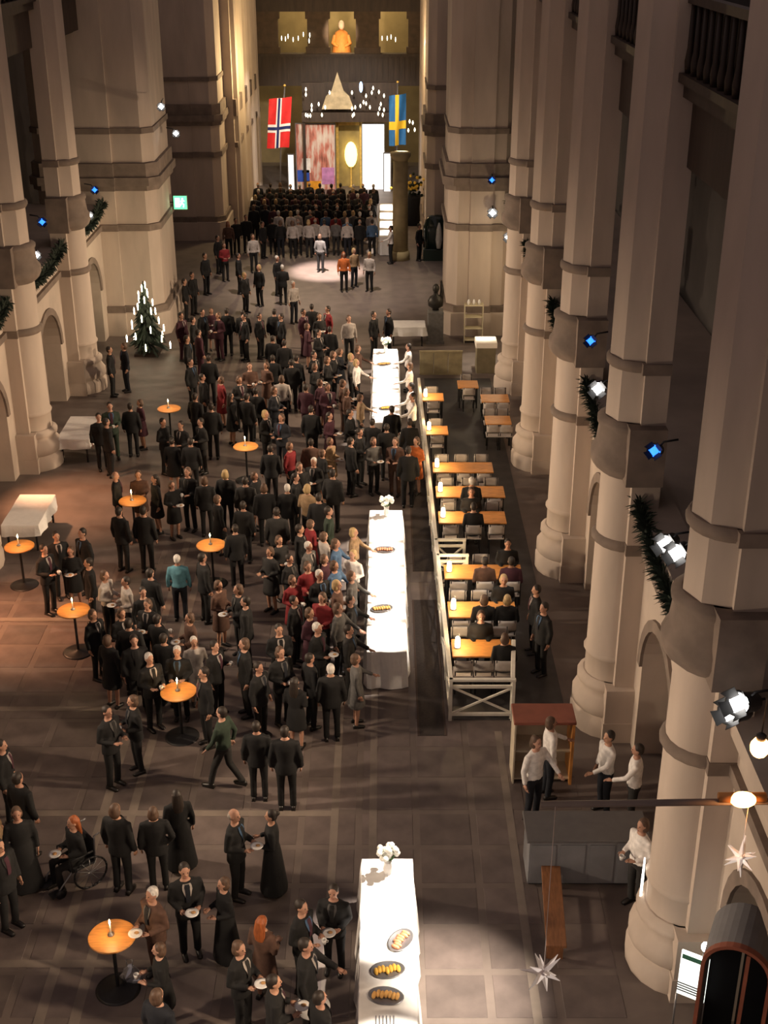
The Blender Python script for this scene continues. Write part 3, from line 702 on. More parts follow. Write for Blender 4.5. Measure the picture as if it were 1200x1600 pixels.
# stage canopy with light garland
t = thing('stage_canopy', (-2.4, SY - .3, 0), 'dark stage canopy with a pale pointed gable and strings of small lights', 'canopy')
a = aty(472, 190, SY - .3); b_ = aty(622, 178, SY - .3)
x0, x1 = a.x + 2.4, b_.x + 2.4
MB().box(x0, x1, -.2, 1.2, a.z, b_.z + .1).build('beam', WOODD, t)
MB().box(x0, x1, .6, .8, b_.z + .1, aty(500, 130, SY).z).build('upper_board', WOODD, t)
for xx in (x0 + .1, x1 - .1): MB().box(xx - .08, xx + .08, -.1, .1, 0, a.z).build('post', WOODD, t)
gx0 = aty(503, 172, SY - .5).x + 2.4; gx1 = aty(553, 172, SY - .5).x + 2.4; gz = aty(530, 170, SY - .5).z; gt = aty(530, 112, SY - .5).z; gm = (gx0 + gx1) / 2
b = MB(); pl = [(gx0, gz), (gx1, gz), (gx1 - .25, gz + .7), (gm + .35, gz + 1.0), (gm, gt), (gm - .35, gz + 1.0), (gx0 + .25, gz + .7)]
b.prism([(p_[0], p_[1]) for p_ in pl], 0, .25, M=Matrix(((1, 0, 0, 0), (0, 0, 1, -.4), (0, 1, 0, 0), (0, 0, 0, 1)))); b.build('gable', mat('pale_carved_gable', (.50, .42, .28), .7, .2, 4), t)
bl = MB().lathe([(.02, -.10), (.05, 0), (.02, .12)], 6).mesh('light_bulb', mat('garland_bulb', (1, .9, .7), .3, emit=(1, .86, .6), estr=5))
for (px, py) in ((478, 140), (478, 148), (487, 165), (487, 172), (498, 163), (508, 168), (478, 180), (481, 181), (485, 181), (503, 180), (515, 145), (550, 145), (551, 181), (555, 168), (563, 166), (568, 160), (572, 162), (581, 145), (583, 138), (592, 144), (593, 170), (595, 163), (591, 178), (598, 180), (550, 170), (553, 179), (572, 150), (578, 168), (600, 150), (600, 172), (640, 190), (645, 192), (648, 203), (638, 204)):
    q = aty(px, py, SY - .9); mkobj('light_bulb', bl, t, (q.x + 2.4, -.6, q.z))
q = aty(564, 136, SY - .9); MB().ball((q.x + 2.4, -.6, q.z), (.10, .1, .3)).build('blue_light', mat('pale_blue_lamp', (.5, .7, 1), .3, emit=(.35, .55, 1), estr=4), t)
def flag(px0, px1, py0, py1, y, label, cloth, cross, inner, slant):
    a = aty(px0, py0, y); b_ = aty(px1, py1, y); W = b_.x - a.x; Hh = a.z - b_.z
    t = thing('national_flag', (a.x, y, b_.z), label, 'flag', 'flags hanging beside the stage')
    n_, m_ = 16, 14
    def surf(u, v, off=0.0):  # u across, v down
        return (W * u + slant * W * .35 * (1 - v), .12 * sin(u * 7 + v * 3) - off, Hh * (1 - v) + .12 * Hh * u * (.4 - v * .2))
    def patch(u0, u1, v0, v1, off, nm, m):
        vs = []; fs = []; k = 14
        for o_ in (off, off - .02):
            for i in range(k + 1):
                for j in range(k + 1): vs.append(surf(u0 + (u1 - u0) * i / k, v0 + (v1 - v0) * j / k, o_))
        q_ = (k + 1) ** 2
        for i in range(k):
            for j in range(k): c = i * (k + 1) + j; fs.append((c, c + 1, c + k + 2, c + k + 1)); fs.append((q_ + c, q_ + c + k + 1, q_ + c + k + 2, q_ + c + 1))
        return MB().add(vs, fs, smooth=True).build(nm, m, t)
    patch(0, 1, 0, 1, 0, 'field', cloth)
    patch(.36, .58, 0, 1, .02, 'cross_upright', cross); patch(0, 1, .52, .68, .021, 'cross_bar', cross)
    if inner: patch(.42, .52, 0, 1, .04, 'inner_cross_upright', inner); patch(0, 1, .57, .63, .041, 'inner_cross_bar', inner)
    MB().tube([(W * .5, .3, -b_.z), (W * .5 + slant * W * .2, .3, 0), (W * .5 + slant * W * .75, .25, Hh * 1.25)], .04, 8).build('pole', METALG, t)
    MB().ball((W * .5 + slant * W * .75, .12, Hh * 1.27), .07, 8, 6).build('finial', GOLD, t)
FR = mat('flag_red', (.62, .02, .02), .7, .1, 4); FWh = mat('flag_white', (.85, .8, .78), .7); FN = mat('flag_navy', (.01, .02, .12), .7)
FB = mat('flag_blue', (.02, .14, .38), .7, .1, 4); FY = mat('flag_yellow', (.85, .55, .03), .7)
flag(414, 452, 155, 232, SY - 2.5, 'red flag with white-edged navy cross left of the stage', FR, FWh, FN, .5)
flag(608, 634, 150, 228, SY - 2.5, 'blue flag with yellow cross right of the stage', FB, FY, None, 0)
lamp('flag_lamp', 'SPOT', (-7.0, SY - 7, 9), (-6.2, SY - 2.5, 4.4), 700, NEUT, 40, .6, .1)
lamp('flag_lamp', 'SPOT', (2.2, SY - 7, 9), (.8, SY - 2.5, 4.4), 380, NEUT, 40, .6, .1)
# exit sign
p = aty(282, 316, 51.5); t = thing('exit_sign', p, 'glowing green exit sign hanging left of the stage', 'sign')
MB().bevbox(-.28, .28, -.06, .06, -.28, .28, .02).build('housing', METALG, t)
MB().box(-.26, .26, -.075, -.06, -.26, .26).build('lit_face', mat('exit_green', (.1, .7, .2), .5, emit=(.10, .85, .28), estr=2.4), t)
b = MB(); wm = mat('exit_white', (1, 1, 1), .5, emit=(.9, 1, .9), estr=3.0)
b.box(-.20, -.02, -.085, -.075, -.18, .18); b.build('doorway_mark', wm, t)
b = MB(); b.ball((.09, -.08, .15), .035, 8, 6); b.tube([(.09, -.08, .11), (.06, -.08, -.02)], .03, 6); b.tube([(.06, -.08, -.02), (.14, -.08, -.08), (.12, -.08, -.18)], .02, 6); b.tube([(.06, -.08, -.02), (.01, -.08, -.10), (-.05, -.08, -.12)], .02, 6); b.tube([(.09, -.08, .09), (.17, -.08, .06)], .016, 6); b.tube([(.09, -.08, .09), (.01, -.08, .05)], .016, 6)
b.build('running_figure', wm, t)
MB().tube([(0, 0, 0), (-.9, 0, 0)], .02, 6).build('wall_arm', METALK, t)

# ---- gallery lamps
def stage_lamp(p, aim, white, label, sc=1.0):
    t = thing('gallery_lamp', p, label, 'lamp', 'white gallery spotlights' if white else 'blue gallery spotlights')
    d = (Vector(aim) - p).normalized(); M = d.to_track_quat('Z', 'Y').to_matrix().to_4x4() @ Matrix.Scale(sc, 4)
    MB().lathe([(.07, -.22), (.10, -.2), (.11, .10), (.135, .14), (.135, .16), (.12, .16), (.11, .12)], 14, M=M).build('housing', METALK, t); hs = t.children[0]
    MB().lathe([(.0, .13), (.10, .125), (.115, .10)][::-1], 14, M=M).build('lens', LAMPW if white else LAMPB, hs)
    for k in range(4):
        a = pi / 4 + k * pi / 2
        MB().add([(.09 * cos(a - .7), .09 * sin(a - .7), .15), (.09 * cos(a + .7), .09 * sin(a + .7), .15), (.17 * cos(a + .5), .17 * sin(a + .5), .24), (.17 * cos(a - .5), .17 * sin(a - .5), .24),
                  (.085 * cos(a - .7), .085 * sin(a - .7), .155), (.085 * cos(a + .7), .085 * sin(a + .7), .155), (.165 * cos(a + .5), .165 * sin(a + .5), .245), (.165 * cos(a - .5), .165 * sin(a - .5), .245)],
                 [(0, 1, 2, 3), (7, 6, 5, 4), (0, 4, 5, 1), (2, 6, 7, 3)], M=M).build('barn_door', METALK, hs)
    s = 1 if p.x > -3 else -1
    MB().tube([(0, 0, 0), (0, .12, .16), (0, .5, .2)] if abs(p.y - 47.9) < .01 else [(0, 0, 0), (s * .12, 0, .16), (s * .36, 0, .2)], .02, 6).build('bracket', METALK, t)
RWL = [(1044, 848, 'second'), (1062, 862, 'second'), (895, 562, 'third'), (936, 606, 'third'), (850, 478, 'fourth'), (846, 494, 'fourth'), (795, 370, 'fifth'), (770, 332, 'sixth'), (1163, 1098, 'first'), (1150, 1112, 'first')]
gap = {'first': 'just above the nearest right-hand arch', 'second': 'on the gallery edge between the two nearest full right piers', 'third': 'on the gallery edge before the third right pier', 'fourth': 'on the gallery edge before the fourth right pier', 'fifth': 'on the gallery edge before the fifth right pier', 'sixth': 'farthest on the right gallery edge'}
seen = {}
for px, py, g in RWL:
    k = seen.get(g, 0); seen[g] = k + 1; multi = sum(1 for q in RWL if q[2] == g) > 1
    stage_lamp(atx(px, py, 4.60) if g != 'sixth' else aty(px, py, 47.9), camo.location + Vector((-1, 8, -6)), True, ('left ' if k == 0 else 'right ') * multi + 'bright white spotlight ' + gap[g], 1.3)
for px, py, g in ((1025, 704, 'second'), (924, 532, 'third'), (848, 406, 'fourth'), (801, 328, 'fifth'), (769, 281, 'sixth')):
    stage_lamp(atx(px, py, 4.60) if g != 'sixth' else aty(px, py, 47.9), camo.location + Vector((-1, 8, -4)), False, 'blue spotlight ' + gap[g], 1.0)
for px, py, wh, lab in ((57, 398, 1, 'bright white spotlight on the left gallery edge before the first visible pier'), (66, 346, 0, 'blue spotlight on the left gallery edge nearest the picture edge'), (140, 336, 1, 'bright white spotlight on the left gallery edge before the crossing'), (148, 296, 0, 'blue spotlight on the left gallery edge before the crossing')):
    stage_lamp(atx(px, py, -10.35), camo.location + Vector((-2, 0, -5)), bool(wh), lab)
for px, py, lab in ((252, 166, 'bright white spotlight highest at the left crossing'), (275, 208, 'bright white spotlight lower at the left crossing, above the exit sign')):
    stage_lamp(aty(px, py, 47.9 if px < 260 else 50.5), camo.location + Vector((-2, 0, -5)), True, lab)
# fir garlands along the gallery sills
def garland(side, ya, yb, label, sag=.25, th=.20):
    X = 4.66 if side > 0 else -10.46
    t = thing('fir_garland', (X, (ya + yb) / 2, SILL), label, 'garland', 'dark fir garlands on the gallery edges')
    b = MB(); r2 = random.Random(int(ya * 7) + side); L = yb - ya
    for k in range(int(L * 260)):
        u = r2.random(); y = (u - .5) * L; z = .18 - sag * sin(pi * u) * 1.2; a = r2.uniform(0, 2 * pi); q = r2.uniform(.08, th + .1)
        c, s_ = cos(a), sin(a); dy = r2.uniform(-.14, .14)
        b.add([(0, y - .02, z), (0, y + .02, z), (q * c, y + dy, z + q * s_), (q * c * .55 + .03, y + dy * .6 + .02, z + q * s_ * .55 + .03)], [(0, 1, 2), (0, 1, 3), (1, 2, 3), (0, 3, 2)])
    tag(b.build('fir_needles', TREEG, t), kind='stuff')
    MB().tube([(0, (i / 8 - .5) * L, .18 - sag * sin(pi * i / 8) * 1.2) for i in range(9)], .05, 6).build('rope', TREEG, t)
gl = ['', 'dark fir garland on the gallery edge between the two nearest full right piers', 'dark fir garland on the gallery edge before the third right pier', 'dark fir garland on the gallery edge before the fourth right pier', 'dark fir garland on the gallery edge before the fifth right pier', 'dark fir garland on the right gallery edge deepest in the hall']
for i in range(1, 6): garland(1, edges[i] + .7, edges[i + 1] - .7, gl[i])
for i, lab in ((3, 'dark fir garland on the left gallery edge nearest the picture edge'), (4, 'dark fir garland on the second left gallery edge'), (5, 'dark fir garland on the left gallery edge before the crossing')): garland(-1, edges[i] + .7, edges[i + 1] - .7, lab)

# ---- hanging stars and rod in front of the camera's gallery
def cp(px, py, d): r = ray(px, py); return Vector((0, 0, H)) + r * d
RD = 10.9
q = cp(845, 1257, RD); q2 = Vector((4.2, q.y, q.z + .05))
t = thing('ornament_rod', q, 'thin horizontal brown rod with an orange bulb, carrying the hanging stars', 'rod')
MB().tube([(0, 0, 0), tuple(q2 - q)], .030, 8).build('rod', mat('rod_wood', (.16, .12, .10), .5, .1, 5), t)
c = cp(1158, 1242, RD) - q; MB().ball((c.x, -.03, c.z), (.115, .07, .07)).build('bulb', LAMPO, t); MB().tube([(c.x - .2, 0, c.z), (c.x + .2, 0, c.z)], .046, 8).build('bulb_sleeve', mat('amber_sleeve', (.5, .2, .05), .5), t)
lamp('bulb_light', 'POINT', q + c + Vector((0, -.2, 0)), None, 9, (1, .45, .15), size=.05)
p = cp(1187, 1168, 11.2); t = thing('amber_bulb', p, 'round glowing orange bulb at the right picture edge above the rod', 'lamp')
MB().ball((0, 0, 0), (.085, .085, .10)).build('glass', LAMPO, t); MB().lathe([(.04, .08), (.045, .13), (.02, .15)], 10).build('cap', METALK, t); MB().tube([(0, 0, .15), (0, 0, .5), (4.2 - p.x, 8.9 - p.y, .6)], .008, 5).build('bracket_arm', METALK, t)
def star(p, top, R0, label, tilt):
    t = thing('hanging_star', p, label, 'ornament', 'glittering white stars hanging from the rod')
    m = mat('star_foil', (.85, .80, .78), .25, metal=.35)
    r2 = random.Random(int(p.x * 100)); ds = []
    for k in range(13):
        z = 1 - 2 * (k + .5) / 13; a = k * 2.4; ds.append(Vector((sqrt(1 - z * z) * cos(a), sqrt(1 - z * z) * sin(a), z)))
    for k, d in enumerate(ds):
        d = Matrix.Rotation(tilt, 3, 'Y') @ d
        MB().tube([(0, 0, 0), tuple(d * R0 * .35), tuple(d * R0 * (1.0 if k % 3 else 1.35))], [R0 * .12, R0 * .17, .003], 4, smooth=False).build('spike', m, t)
    MB().tube([(0, 0, 0), (0, 0, top - p.z)], .0035, 5).build('thread', mat('thread', (.5, .42, .38), .6), t)
p = cp(847, 1520, RD); p.x, p.y = q.x + .12, q.y - .03
sp = project(p)
# keep the star plumb below the rod, at the height where it is seen
zz = (lambda: next(z for z in [14.9 - i * .01 for i in range(900)] if project((p.x, p.y, z))[1] >= 1518))()
star(Vector((p.x, p.y, zz)), q.z, .165, 'glittering white star ornament hanging low from the left end of the rod', .3)
lamp('star_fill_spot', 'SPOT', (p.x + 2.4, p.y - 2.0, zz + 1.5), (p.x, p.y, zz), 420, NEUT, 14, .5, .04)  # unseen spot added to make this star glitter
xx = q.x + (1168 - 845) * RD / F
zz2 = next(z for z in [14.9 - i * .01 for i in range(900)] if project((xx, q.y - .03, z))[1] >= 1338)
star(Vector((xx, q.y - .03, zz2)), q.z, .145, 'glittering white star ornament hanging by the orange bulb at right', -.4)
lamp('star_fill_spot', 'SPOT', (xx - 1.4, q.y - 2.0, zz2 + 1.5), (xx, q.y, zz2), 360, NEUT, 14, .5, .04)  # another added spot, out of view, brightening the star at right

# ---- service area on the right
a = at(822, 1275, 1.0); b_ = at(1000, 1268, 1.0); t = thing('service_counter', ((a.x + b_.x) / 2, a.y - .25, 0), 'dark grey serving counter in front of the white-shirted staff', 'counter')
L = (b_.x - a.x) / 2
MB().bevbox(-L, L, -.35, .35, .06, .95, .01).build('body', GREYP, t); MB().bevbox(-L - .05, L + .05, -.40, .40, .95, 1.0, .012).build('worktop', mat('counter_top', (.10, .095, .095), .45, .1, 5), t)
for k in range(4): MB().box(-L + .04 + k * L / 2, -L + (k + 1) * L / 2 - .04, -.365, -.35, .12, .88).build('front_panel', GREYP, t)
MB().box(-L + .03, L - .03, -.30, .30, 0, .06).build('toe_kick', BLACKIN, t)
BOXES.append((a.x - .1, b_.x + .1, a.y - .65, a.y + .15))
a = at(800, 1225, 0); b_ = at(892, 1225, 0); t = thing('open_cabinet', ((a.x + b_.x) / 2, a.y + .3, 0), 'open wooden cabinet with cream inside and reddish top near the staff', 'cabinet')
hw = (b_.x - a.x) / 2; cr_ = mat('cream_panel', (.50, .43, .32), .7, .12, 4)
MB().box(-hw, -hw + .03, -.3, .3, 0, 1.35).build('side_panel', cr_, t); MB().box(hw - .05, hw, -.34, .3, 0, 1.35).build('side_panel', WOODO, t)
MB().box(-hw, hw, .27, .30, 0, 1.35).build('back_panel', cr_, t); MB().bevbox(-hw - .02, hw + .02, -.32, .32, 1.35, 1.41, .01).build('top', REDB, t)
for z in (.08, .7): MB().box(-hw + .03, hw - .05, -.26, .27, z, z + .03).build('shelf', cr_, t)
BOXES.append((a.x, b_.x, a.y, a.y + .6))
a = at(852, 1478, .45); b_ = at(880, 1478, .45); c = at(865, 1352, .45)
t = thing('wooden_bench', ((a.x + b_.x) / 2 + .1, (a.y + c.y) / 2, 0), 'long narrow brown wooden bench in front of the grey counter', 'bench', rz=R(-4)); L = (c.y - a.y) / 2
MB().bevbox(-.16, .16, -L, L, .41, .45, .008).build('seat_board', WOODB, t)
for sy in (-1, 1): MB().box(-.13, .13, sy * (L - .2) - .02, sy * (L - .2) + .02, 0, .41).build('leg_panel', WOODB, t)
MB().box(-.02, .02, -L + .2, L - .2, .2, .26).build('stretcher', WOODB, t)
# tray trolley thing: white crockery at the cabinet
# glowing tube made up for the streak of lamp light beside nearest pier
p0 = at(993, 1462, .3); p0.z = 0; t = thing('light_streak', (p0.x, p0.y - .05, 0), 'slim made-up glowing tube in place of a light streak left of the nearest pier', 'lamp')
MB().lathe([(0, 0), (.10, 0), (.10, .02), (.02, .04)], 14).build('base', METALK, t)
MB().lathe([(.012, .04), (.012, .7)], 8).build('stem', METALG, t)
MB().lathe([(.016, .7), (.020, 1.0), (.020, 1.5), (.012, 1.9)], 8).build('streak_tube', mat('streak_glow', (1, .95, .9), .4, emit=(1, .93, .84), estr=5), t)
# grey arched kiosk and sign board, bottom right
p = at(1088, 1600, 0)
kp = at(1158, 1474, 2.75)
t = thing('arched_kiosk', (kp.x, kp.y, 0), 'grey kiosk with a red-brown edged arched opening at the bottom right', 'kiosk')
def arch_frame(hw, spring, thick, y0, y1, inner=0.0, n=16):
    b = MB(); vs = []; fs = []
    pts_o = [(-hw, 0), (-hw, spring)] + [(-hw * cos(pi * i / n), spring + hw * sin(pi * i / n)) for i in range(1, n)] + [(hw, spring), (hw, 0)]
    k = hw - thick
    pts_i = [(-k, 0), (-k, spring)] + [(-k * cos(pi * i / n), spring + k * sin(pi * i / n)) for i in range(1, n)] + [(k, spring), (k, 0)]
    m_ = len(pts_o)
    for y in (y0, y1):
        vs += [(p_[0], y, p_[1]) for p_ in pts_o] + [(p_[0], y, p_[1]) for p_ in pts_i]
    for i in range(m_ - 1):
        fs += [(i, i+1, m_+i+1, m_+i), (2*m_+i, 3*m_+i, 3*m_+i+1, 2*m_+i+1), (i, 2*m_+i, 2*m_+i+1, i+1), (m_+i, m_+i+1, 3*m_+i+1, 3*m_+i)]
    return b.add(vs, fs, smooth=False)
t.rotation_euler = (0, 0, R(-24))
arch_frame(.46, 2.29, .05, -.10, 0).build('front_edge', REDB, t)
arch_frame(.46, 2.29, .04, 0, .8).build('grey_shell', GREYP, t)
arch_frame(.42, 2.29, .40, .72, .78).build('back_panel', BLACKIN, t)
MB().box(.10, .15, -.08, -.02, 0, 2.64).build('post', REDB, t)
p = at(1083, 1525, 1.35)
t = thing('sign_board', (p.x, p.y, 0), 'bright white notice board with dark print beside the arched kiosk', 'sign', rz=R(-30))
MB().bevbox(-.20, .20, -.02, .02, .95, 1.75, .006).build('board', mat('lit_notice', (.85, .87, .80), .6, emit=(.95, 1, .9), estr=1.5), t)
for k in range(4): MB().box(-.20, .20 - .06 * (k % 2), -.024, -.02, 1.02 + k * .045, 1.04 + k * .045).build('print_line', BLACKIN, t)
MB().box(-.18, .18, -.024, -.02, 1.62, 1.70).build('print_heading', mat('green_print', (.05, .18, .12), .6), t)
for sx in (-.2, .2): MB().tube([(sx, 0, 0), (sx, 0, .95)], .015, 6).build('leg', METALG, t)
MB().box(-.26, .26, -.15, .15, 0, .03).build('foot', METALK, t)
MB().tube([(.1, 0, 1.75), (.12, -.05, 1.95)], .012, 6).build('lamp_arm', METALG, t); MB().ball((.12, -.06, 2.0), (.05, .05, .08)).build('lamp_bulb', LAMPW, t)

# ================================================================== PEOPLE
def remeshed(b, name, mats, voxel, smooth=2, extra=None, ratio=None):
    me = b.mesh(name + '_raw', mats[0]); o = bpy.data.objects.new('tmp', me); COL.objects.link(o)
    md = o.modifiers.new('r', 'REMESH'); md.mode = 'VOXEL'; md.voxel_size = voxel; md.use_smooth_shade = True
    if smooth: ms = o.modifiers.new('s', 'SMOOTH'); ms.iterations = smooth; ms.factor = .5
    if ratio: mdc = o.modifiers.new('d', 'DECIMATE'); mdc.ratio = ratio
    dg = bpy.context.evaluated_depsgraph_get(); ev = o.evaluated_get(dg); out = bpy.data.meshes.new_from_object(ev)
    out.name = name; bpy.data.objects.remove(o); bpy.data.meshes.remove(me)
    out.materials.clear()
    if extra is not None:
        vs = [tuple(v.co) for v in out.vertices]; fs = [tuple(p.vertices) for p in out.polygons]; k = len(vs)
        m2 = bpy.data.meshes.new(name); m2.from_pydata(vs + extra.v, [], fs + [[i + k for i in f] for f in extra.f])
        m2.polygons.foreach_set('material_index', [0] * len(fs) + extra.mi); m2.polygons.foreach_set('use_smooth', [True] * (len(fs) + len(extra.f)))
        bpy.data.meshes.remove(out); out = m2
    for m in mats: out.materials.append(m)
    out.update(); return out
ARM = {'h': ((.255, .025, 1.13), (.265, -.04, .88), (.255, -.07, .80)), 'p': ((.245, .04, 1.13), (.135, -.23, 1.11), (.09, -.30, 1.115)),
       'c': ((.25, .01, 1.14), (.15, -.22, 1.21), (.11, -.28, 1.25)), 'k': ((.30, .07, 1.15), (.21, -.06, .96), (.18, -.08, .89)),
       'r': ((.25, -.16, 1.20), (.20, -.40, 1.10), (.18, -.48, 1.08)), 'b': ((.27, .10, 1.14), (.11, .20, .97), (.05, .205, .93)),
       'f': ((.25, .12, 1.15), (.25, .06, .91), (.245, .03, .83)), 'g': ((.25, -.08, 1.14), (.24, -.22, .95), (.23, -.28, .88))}
POSE = {'h': ('h', 'h', 'stand'), 'p': ('p', 'p', 'stand'), 'c': ('h', 'c', 'stand'), 'k': ('k', 'h', 'stand'), 'r': ('h', 'r', 'stand'), 'b': ('b', 'b', 'stand'), 'w': ('f', 'g', 'walk'), 's': ('p', 'p', 'sit')}
LEG = {'stand': lambda s: ((s * .095, 0, .90), (s * .105, -.015, .49), (s * .11, .02, .085)),
       'walk': lambda s: ((s * .095, 0, .90), (s * .10, -.16 if s > 0 else .04, .50), (s * .10, -.26 if s > 0 else .30, .10 if s > 0 else .16)),
       'sit': lambda s: ((s * .10, 0, .50), (s * .12, -.42, .52), (s * .12, -.40, .085))}
def torso_r(z, g=0.0):
    tab = [(.80, .165, .125), (.92, .175, .125), (1.05, .150, .108), (1.18, .165, .115), (1.30, .185, .118), (1.40, .185, .100), (1.46, .120, .075), (1.50, .060, .058)]
    for i in range(len(tab) - 1):
        if z <= tab[i + 1][0]:
            a, b = tab[i], tab[i + 1]; u = max(0, (z - a[0]) / (b[0] - a[0])); return (a[1] + (b[1] - a[1]) * u + g, a[2] + (b[2] - a[2]) * u + g)
    return (tab[-1][1] + g, tab[-1][2] + g)
def arm_tube(b, s, arm, g, dz, to=1.0, cuff=0.0):
    e, wr, tip = [Vector((s * p[0], p[1], p[2] + dz)) for p in ARM[arm]]; sh = Vector((s * .185, 0, 1.415 + dz))
    w_ = e + (wr - e) * to
    b.tube([sh + Vector((-s * .05, 0, .0)), sh, sh + (e - sh) * .5, e, e + (w_ - e) * .5, w_], [.055 + g, .058 + g, .050 + g, .043 + g, .038 + g, .030 + g + cuff], 8)
    return wr, tip
def hand(b, s, wr, tip):
    d = (tip - wr).normalized(); side = d.cross(Vector((0, 0, 1)));
    if side.length < .1: side = Vector((1, 0, 0))
    side.normalize(); nrm = side.cross(d)
    if abs(d.z) > .8: side, nrm = Vector((0, 1, 0)), Vector((s, 0, 0))
    pe = wr + d * .085
    b.tube([wr - d * .02, wr + d * .03, pe], [(.026, .020), (.040, .016), (.040, .013)], 8, ref=tuple(side))
    for k, ln in enumerate((.060, .072, .068, .052)):
        o = side * (-.030 + .020 * k); q = pe + o - d * .01
        b.tube([q, q + d * ln * .5 + nrm * .006, q + d * ln - nrm * .012], [.009, .0085, .006], 5)
    q = wr + d * .025 + side * .034
    b.tube([q, q + (side * .6 + d * .7) * .035, q + (side * .4 + d) * .062], [.011, .010, .007], 5)
BODY = {}
def body_mesh(pose, outfit_legs=True):
    if pose in BODY: return BODY[pose]
    al, ar, lg = POSE[pose]; dz = -.40 if lg == 'sit' else 0
    b = MB()
    zs = [.86, .92, 1.05, 1.18, 1.30, 1.40, 1.46, 1.50]
    b.tube([(0, 0, z + dz) for z in zs], [tuple(r - .02 if z < 1.45 else r for r in torso_r(z)) for z in zs], 14)
    b.tube([(0, .015, 1.44 + dz), (0, .0, 1.58 + dz)], [.058, .052], 10)
    hz = 1.645 + dz
    b.ball((0, 0, hz + .015), (.075, .094, .105), 14, 10); b.ball((0, -.02, hz - .055), (.056, .068, .062), 12, 8)
    b.tube([(0, -.088, hz + .02), (0, -.108, hz - .022), (0, -.090, hz - .035)], [.010, .016, .012], 6)
    for s in (-1, 1): b.ball((s * .077, .005, hz - .005), (.012, .022, .032), 6, 6)
    for s in (-1, 1):
        arm_tube(b, s, ar if s > 0 else al, -.012, dz)
        h_, k_, a_ = [Vector(q) for q in LEG[lg](s)]
        b.tube([h_ + Vector((0, 0, .04)), h_ + (k_ - h_) * .5, k_, k_ + (a_ - k_) * .35, a_], [.078, .068, .050, .052, .036], 10)
        b.tube([a_ + Vector((0, .03, -.02)), a_ + Vector((0, -.05, -.04)), a_ + Vector((0, -.15, -.055))], [(.034, .035), (.040, .03), (.034, .02)], 8)
    ex = MB()
    for s in (-1, 1):
        w_, t_ = [Vector((s * p[0], p[1], p[2] + dz)) for p in ARM[ar if s > 0 else al][1:]]
        hand(ex, s, w_, t_)
    for s in (-1, 1): ex.ball((s * .031, -.086, hz + .018), (.013, .008, .008), 6, 5, mi=1)
    ex.ball((0, -.088, hz - .068), (.022, .008, .007), 6, 5, mi=2)
    BODY[pose] = remeshed(b, 'body', [SKIN, EYEM, LIPM], .0155, 2, ex); return BODY[pose]
TOPS = {}
def top_mesh(pose, kind):
    if (pose, kind) in TOPS: return TOPS[(pose, kind)]
    al, ar, lg = POSE[pose]; dz = -.40 if lg == 'sit' else 0; b = MB()
    g = .022 if kind == 'jacket' else .012
    z0 = {'jacket': .80, 'shirt': .93, 'dress': .90, 'gown': .90}[kind]
    if lg == 'sit': z0 = max(z0, .93)
    zs = [z0, .95, 1.05, 1.18, 1.30, 1.40, 1.45, 1.475]
    rr = [torso_r(z, g) for z in zs]; 
    if kind == 'jacket': rr[0] = (.20, .150)
    b.tube([(0, 0, z + dz) for z in zs], rr, 16)
    b.tube([(0, .012, 1.44 + dz), (0, .008, 1.50 + dz)], [.078, .066], 12)
    for s in (-1, 1): arm_tube(b, s, ar if s > 0 else al, g * .8, dz, .97 if kind in ('jacket', 'gown', 'shirt') else .96, .006)
    if kind in ('dress', 'gown') and lg != 'sit':
        low = .52 if kind == 'dress' else .07; wd = .235 if kind == 'dress' else .30
        b.tube([(0, 0, 1.06), (0, 0, .90), (0, 0, (.9 + low) / 2), (0, 0, low)], [(.165, .122), (.20, .155), (.5 * (.2 + wd), .5 * (.155 + wd * .85)), (wd, wd * .85)], 18)
    if kind in ('dress', 'gown') and lg == 'sit':
        b.tube([(0, .05, .56), (0, -.15, .56), (0, -.44, .55)], [(.19, .11), (.20, .105), (.18, .09)], 12)
    TOPS[(pose, kind)] = remeshed(b, {'jacket': 'jacket', 'shirt': 'shirt', 'dress': 'dress', 'gown': 'long_dress'}[kind], [FAB], .026, 3); return TOPS[(pose, kind)]
TROU = {}
def trousers_mesh(lg):
    if lg in TROU: return TROU[lg]
    b = MB(); dz = -.40 if lg == 'sit' else 0
    b.tube([(0, 0, .84 + dz), (0, 0, .92 + dz), (0, 0, 1.03 + dz)], [(.165, .125), (.178, .132), (.158, .115)], 14)
    for s in (-1, 1):
        h_, k_, a_ = [Vector(q) for q in LEG[lg](s)]
        b.tube([h_ + Vector((0, 0, .03)), h_ + (k_ - h_) * .5, k_, k_ + (a_ - k_) * .5, a_ + Vector((0, 0, -.01))], [.092, .085, .070, .064, .062], 10)
    TROU[lg] = remeshed(b, 'trousers', [FAB], .026, 2); return TROU[lg]
SHOE = {}
def shoe_mesh(lg, s):
    if (lg, s) in SHOE: return SHOE[(lg, s)]
    a_ = Vector(LEG[lg](s)[2]); z = a_.z - .085
    b = MB(); M = T(a_.x, a_.y, z)
    b.tube([(0, .07, .05), (0, .02, .05), (0, -.06, .042), (0, -.14, .034), (0, -.185, .028)], [(.034, .04), (.042, .05), (.046, .040), (.044, .032), (.026, .020)], 10, M=M)
    b.box(-.038, .038, -.16, .075, 0, .018, M=M)
    SHOE[(lg, s)] = b.mesh('shoe', LEATHER); return SHOE[(lg, s)]
HAIRM = {}
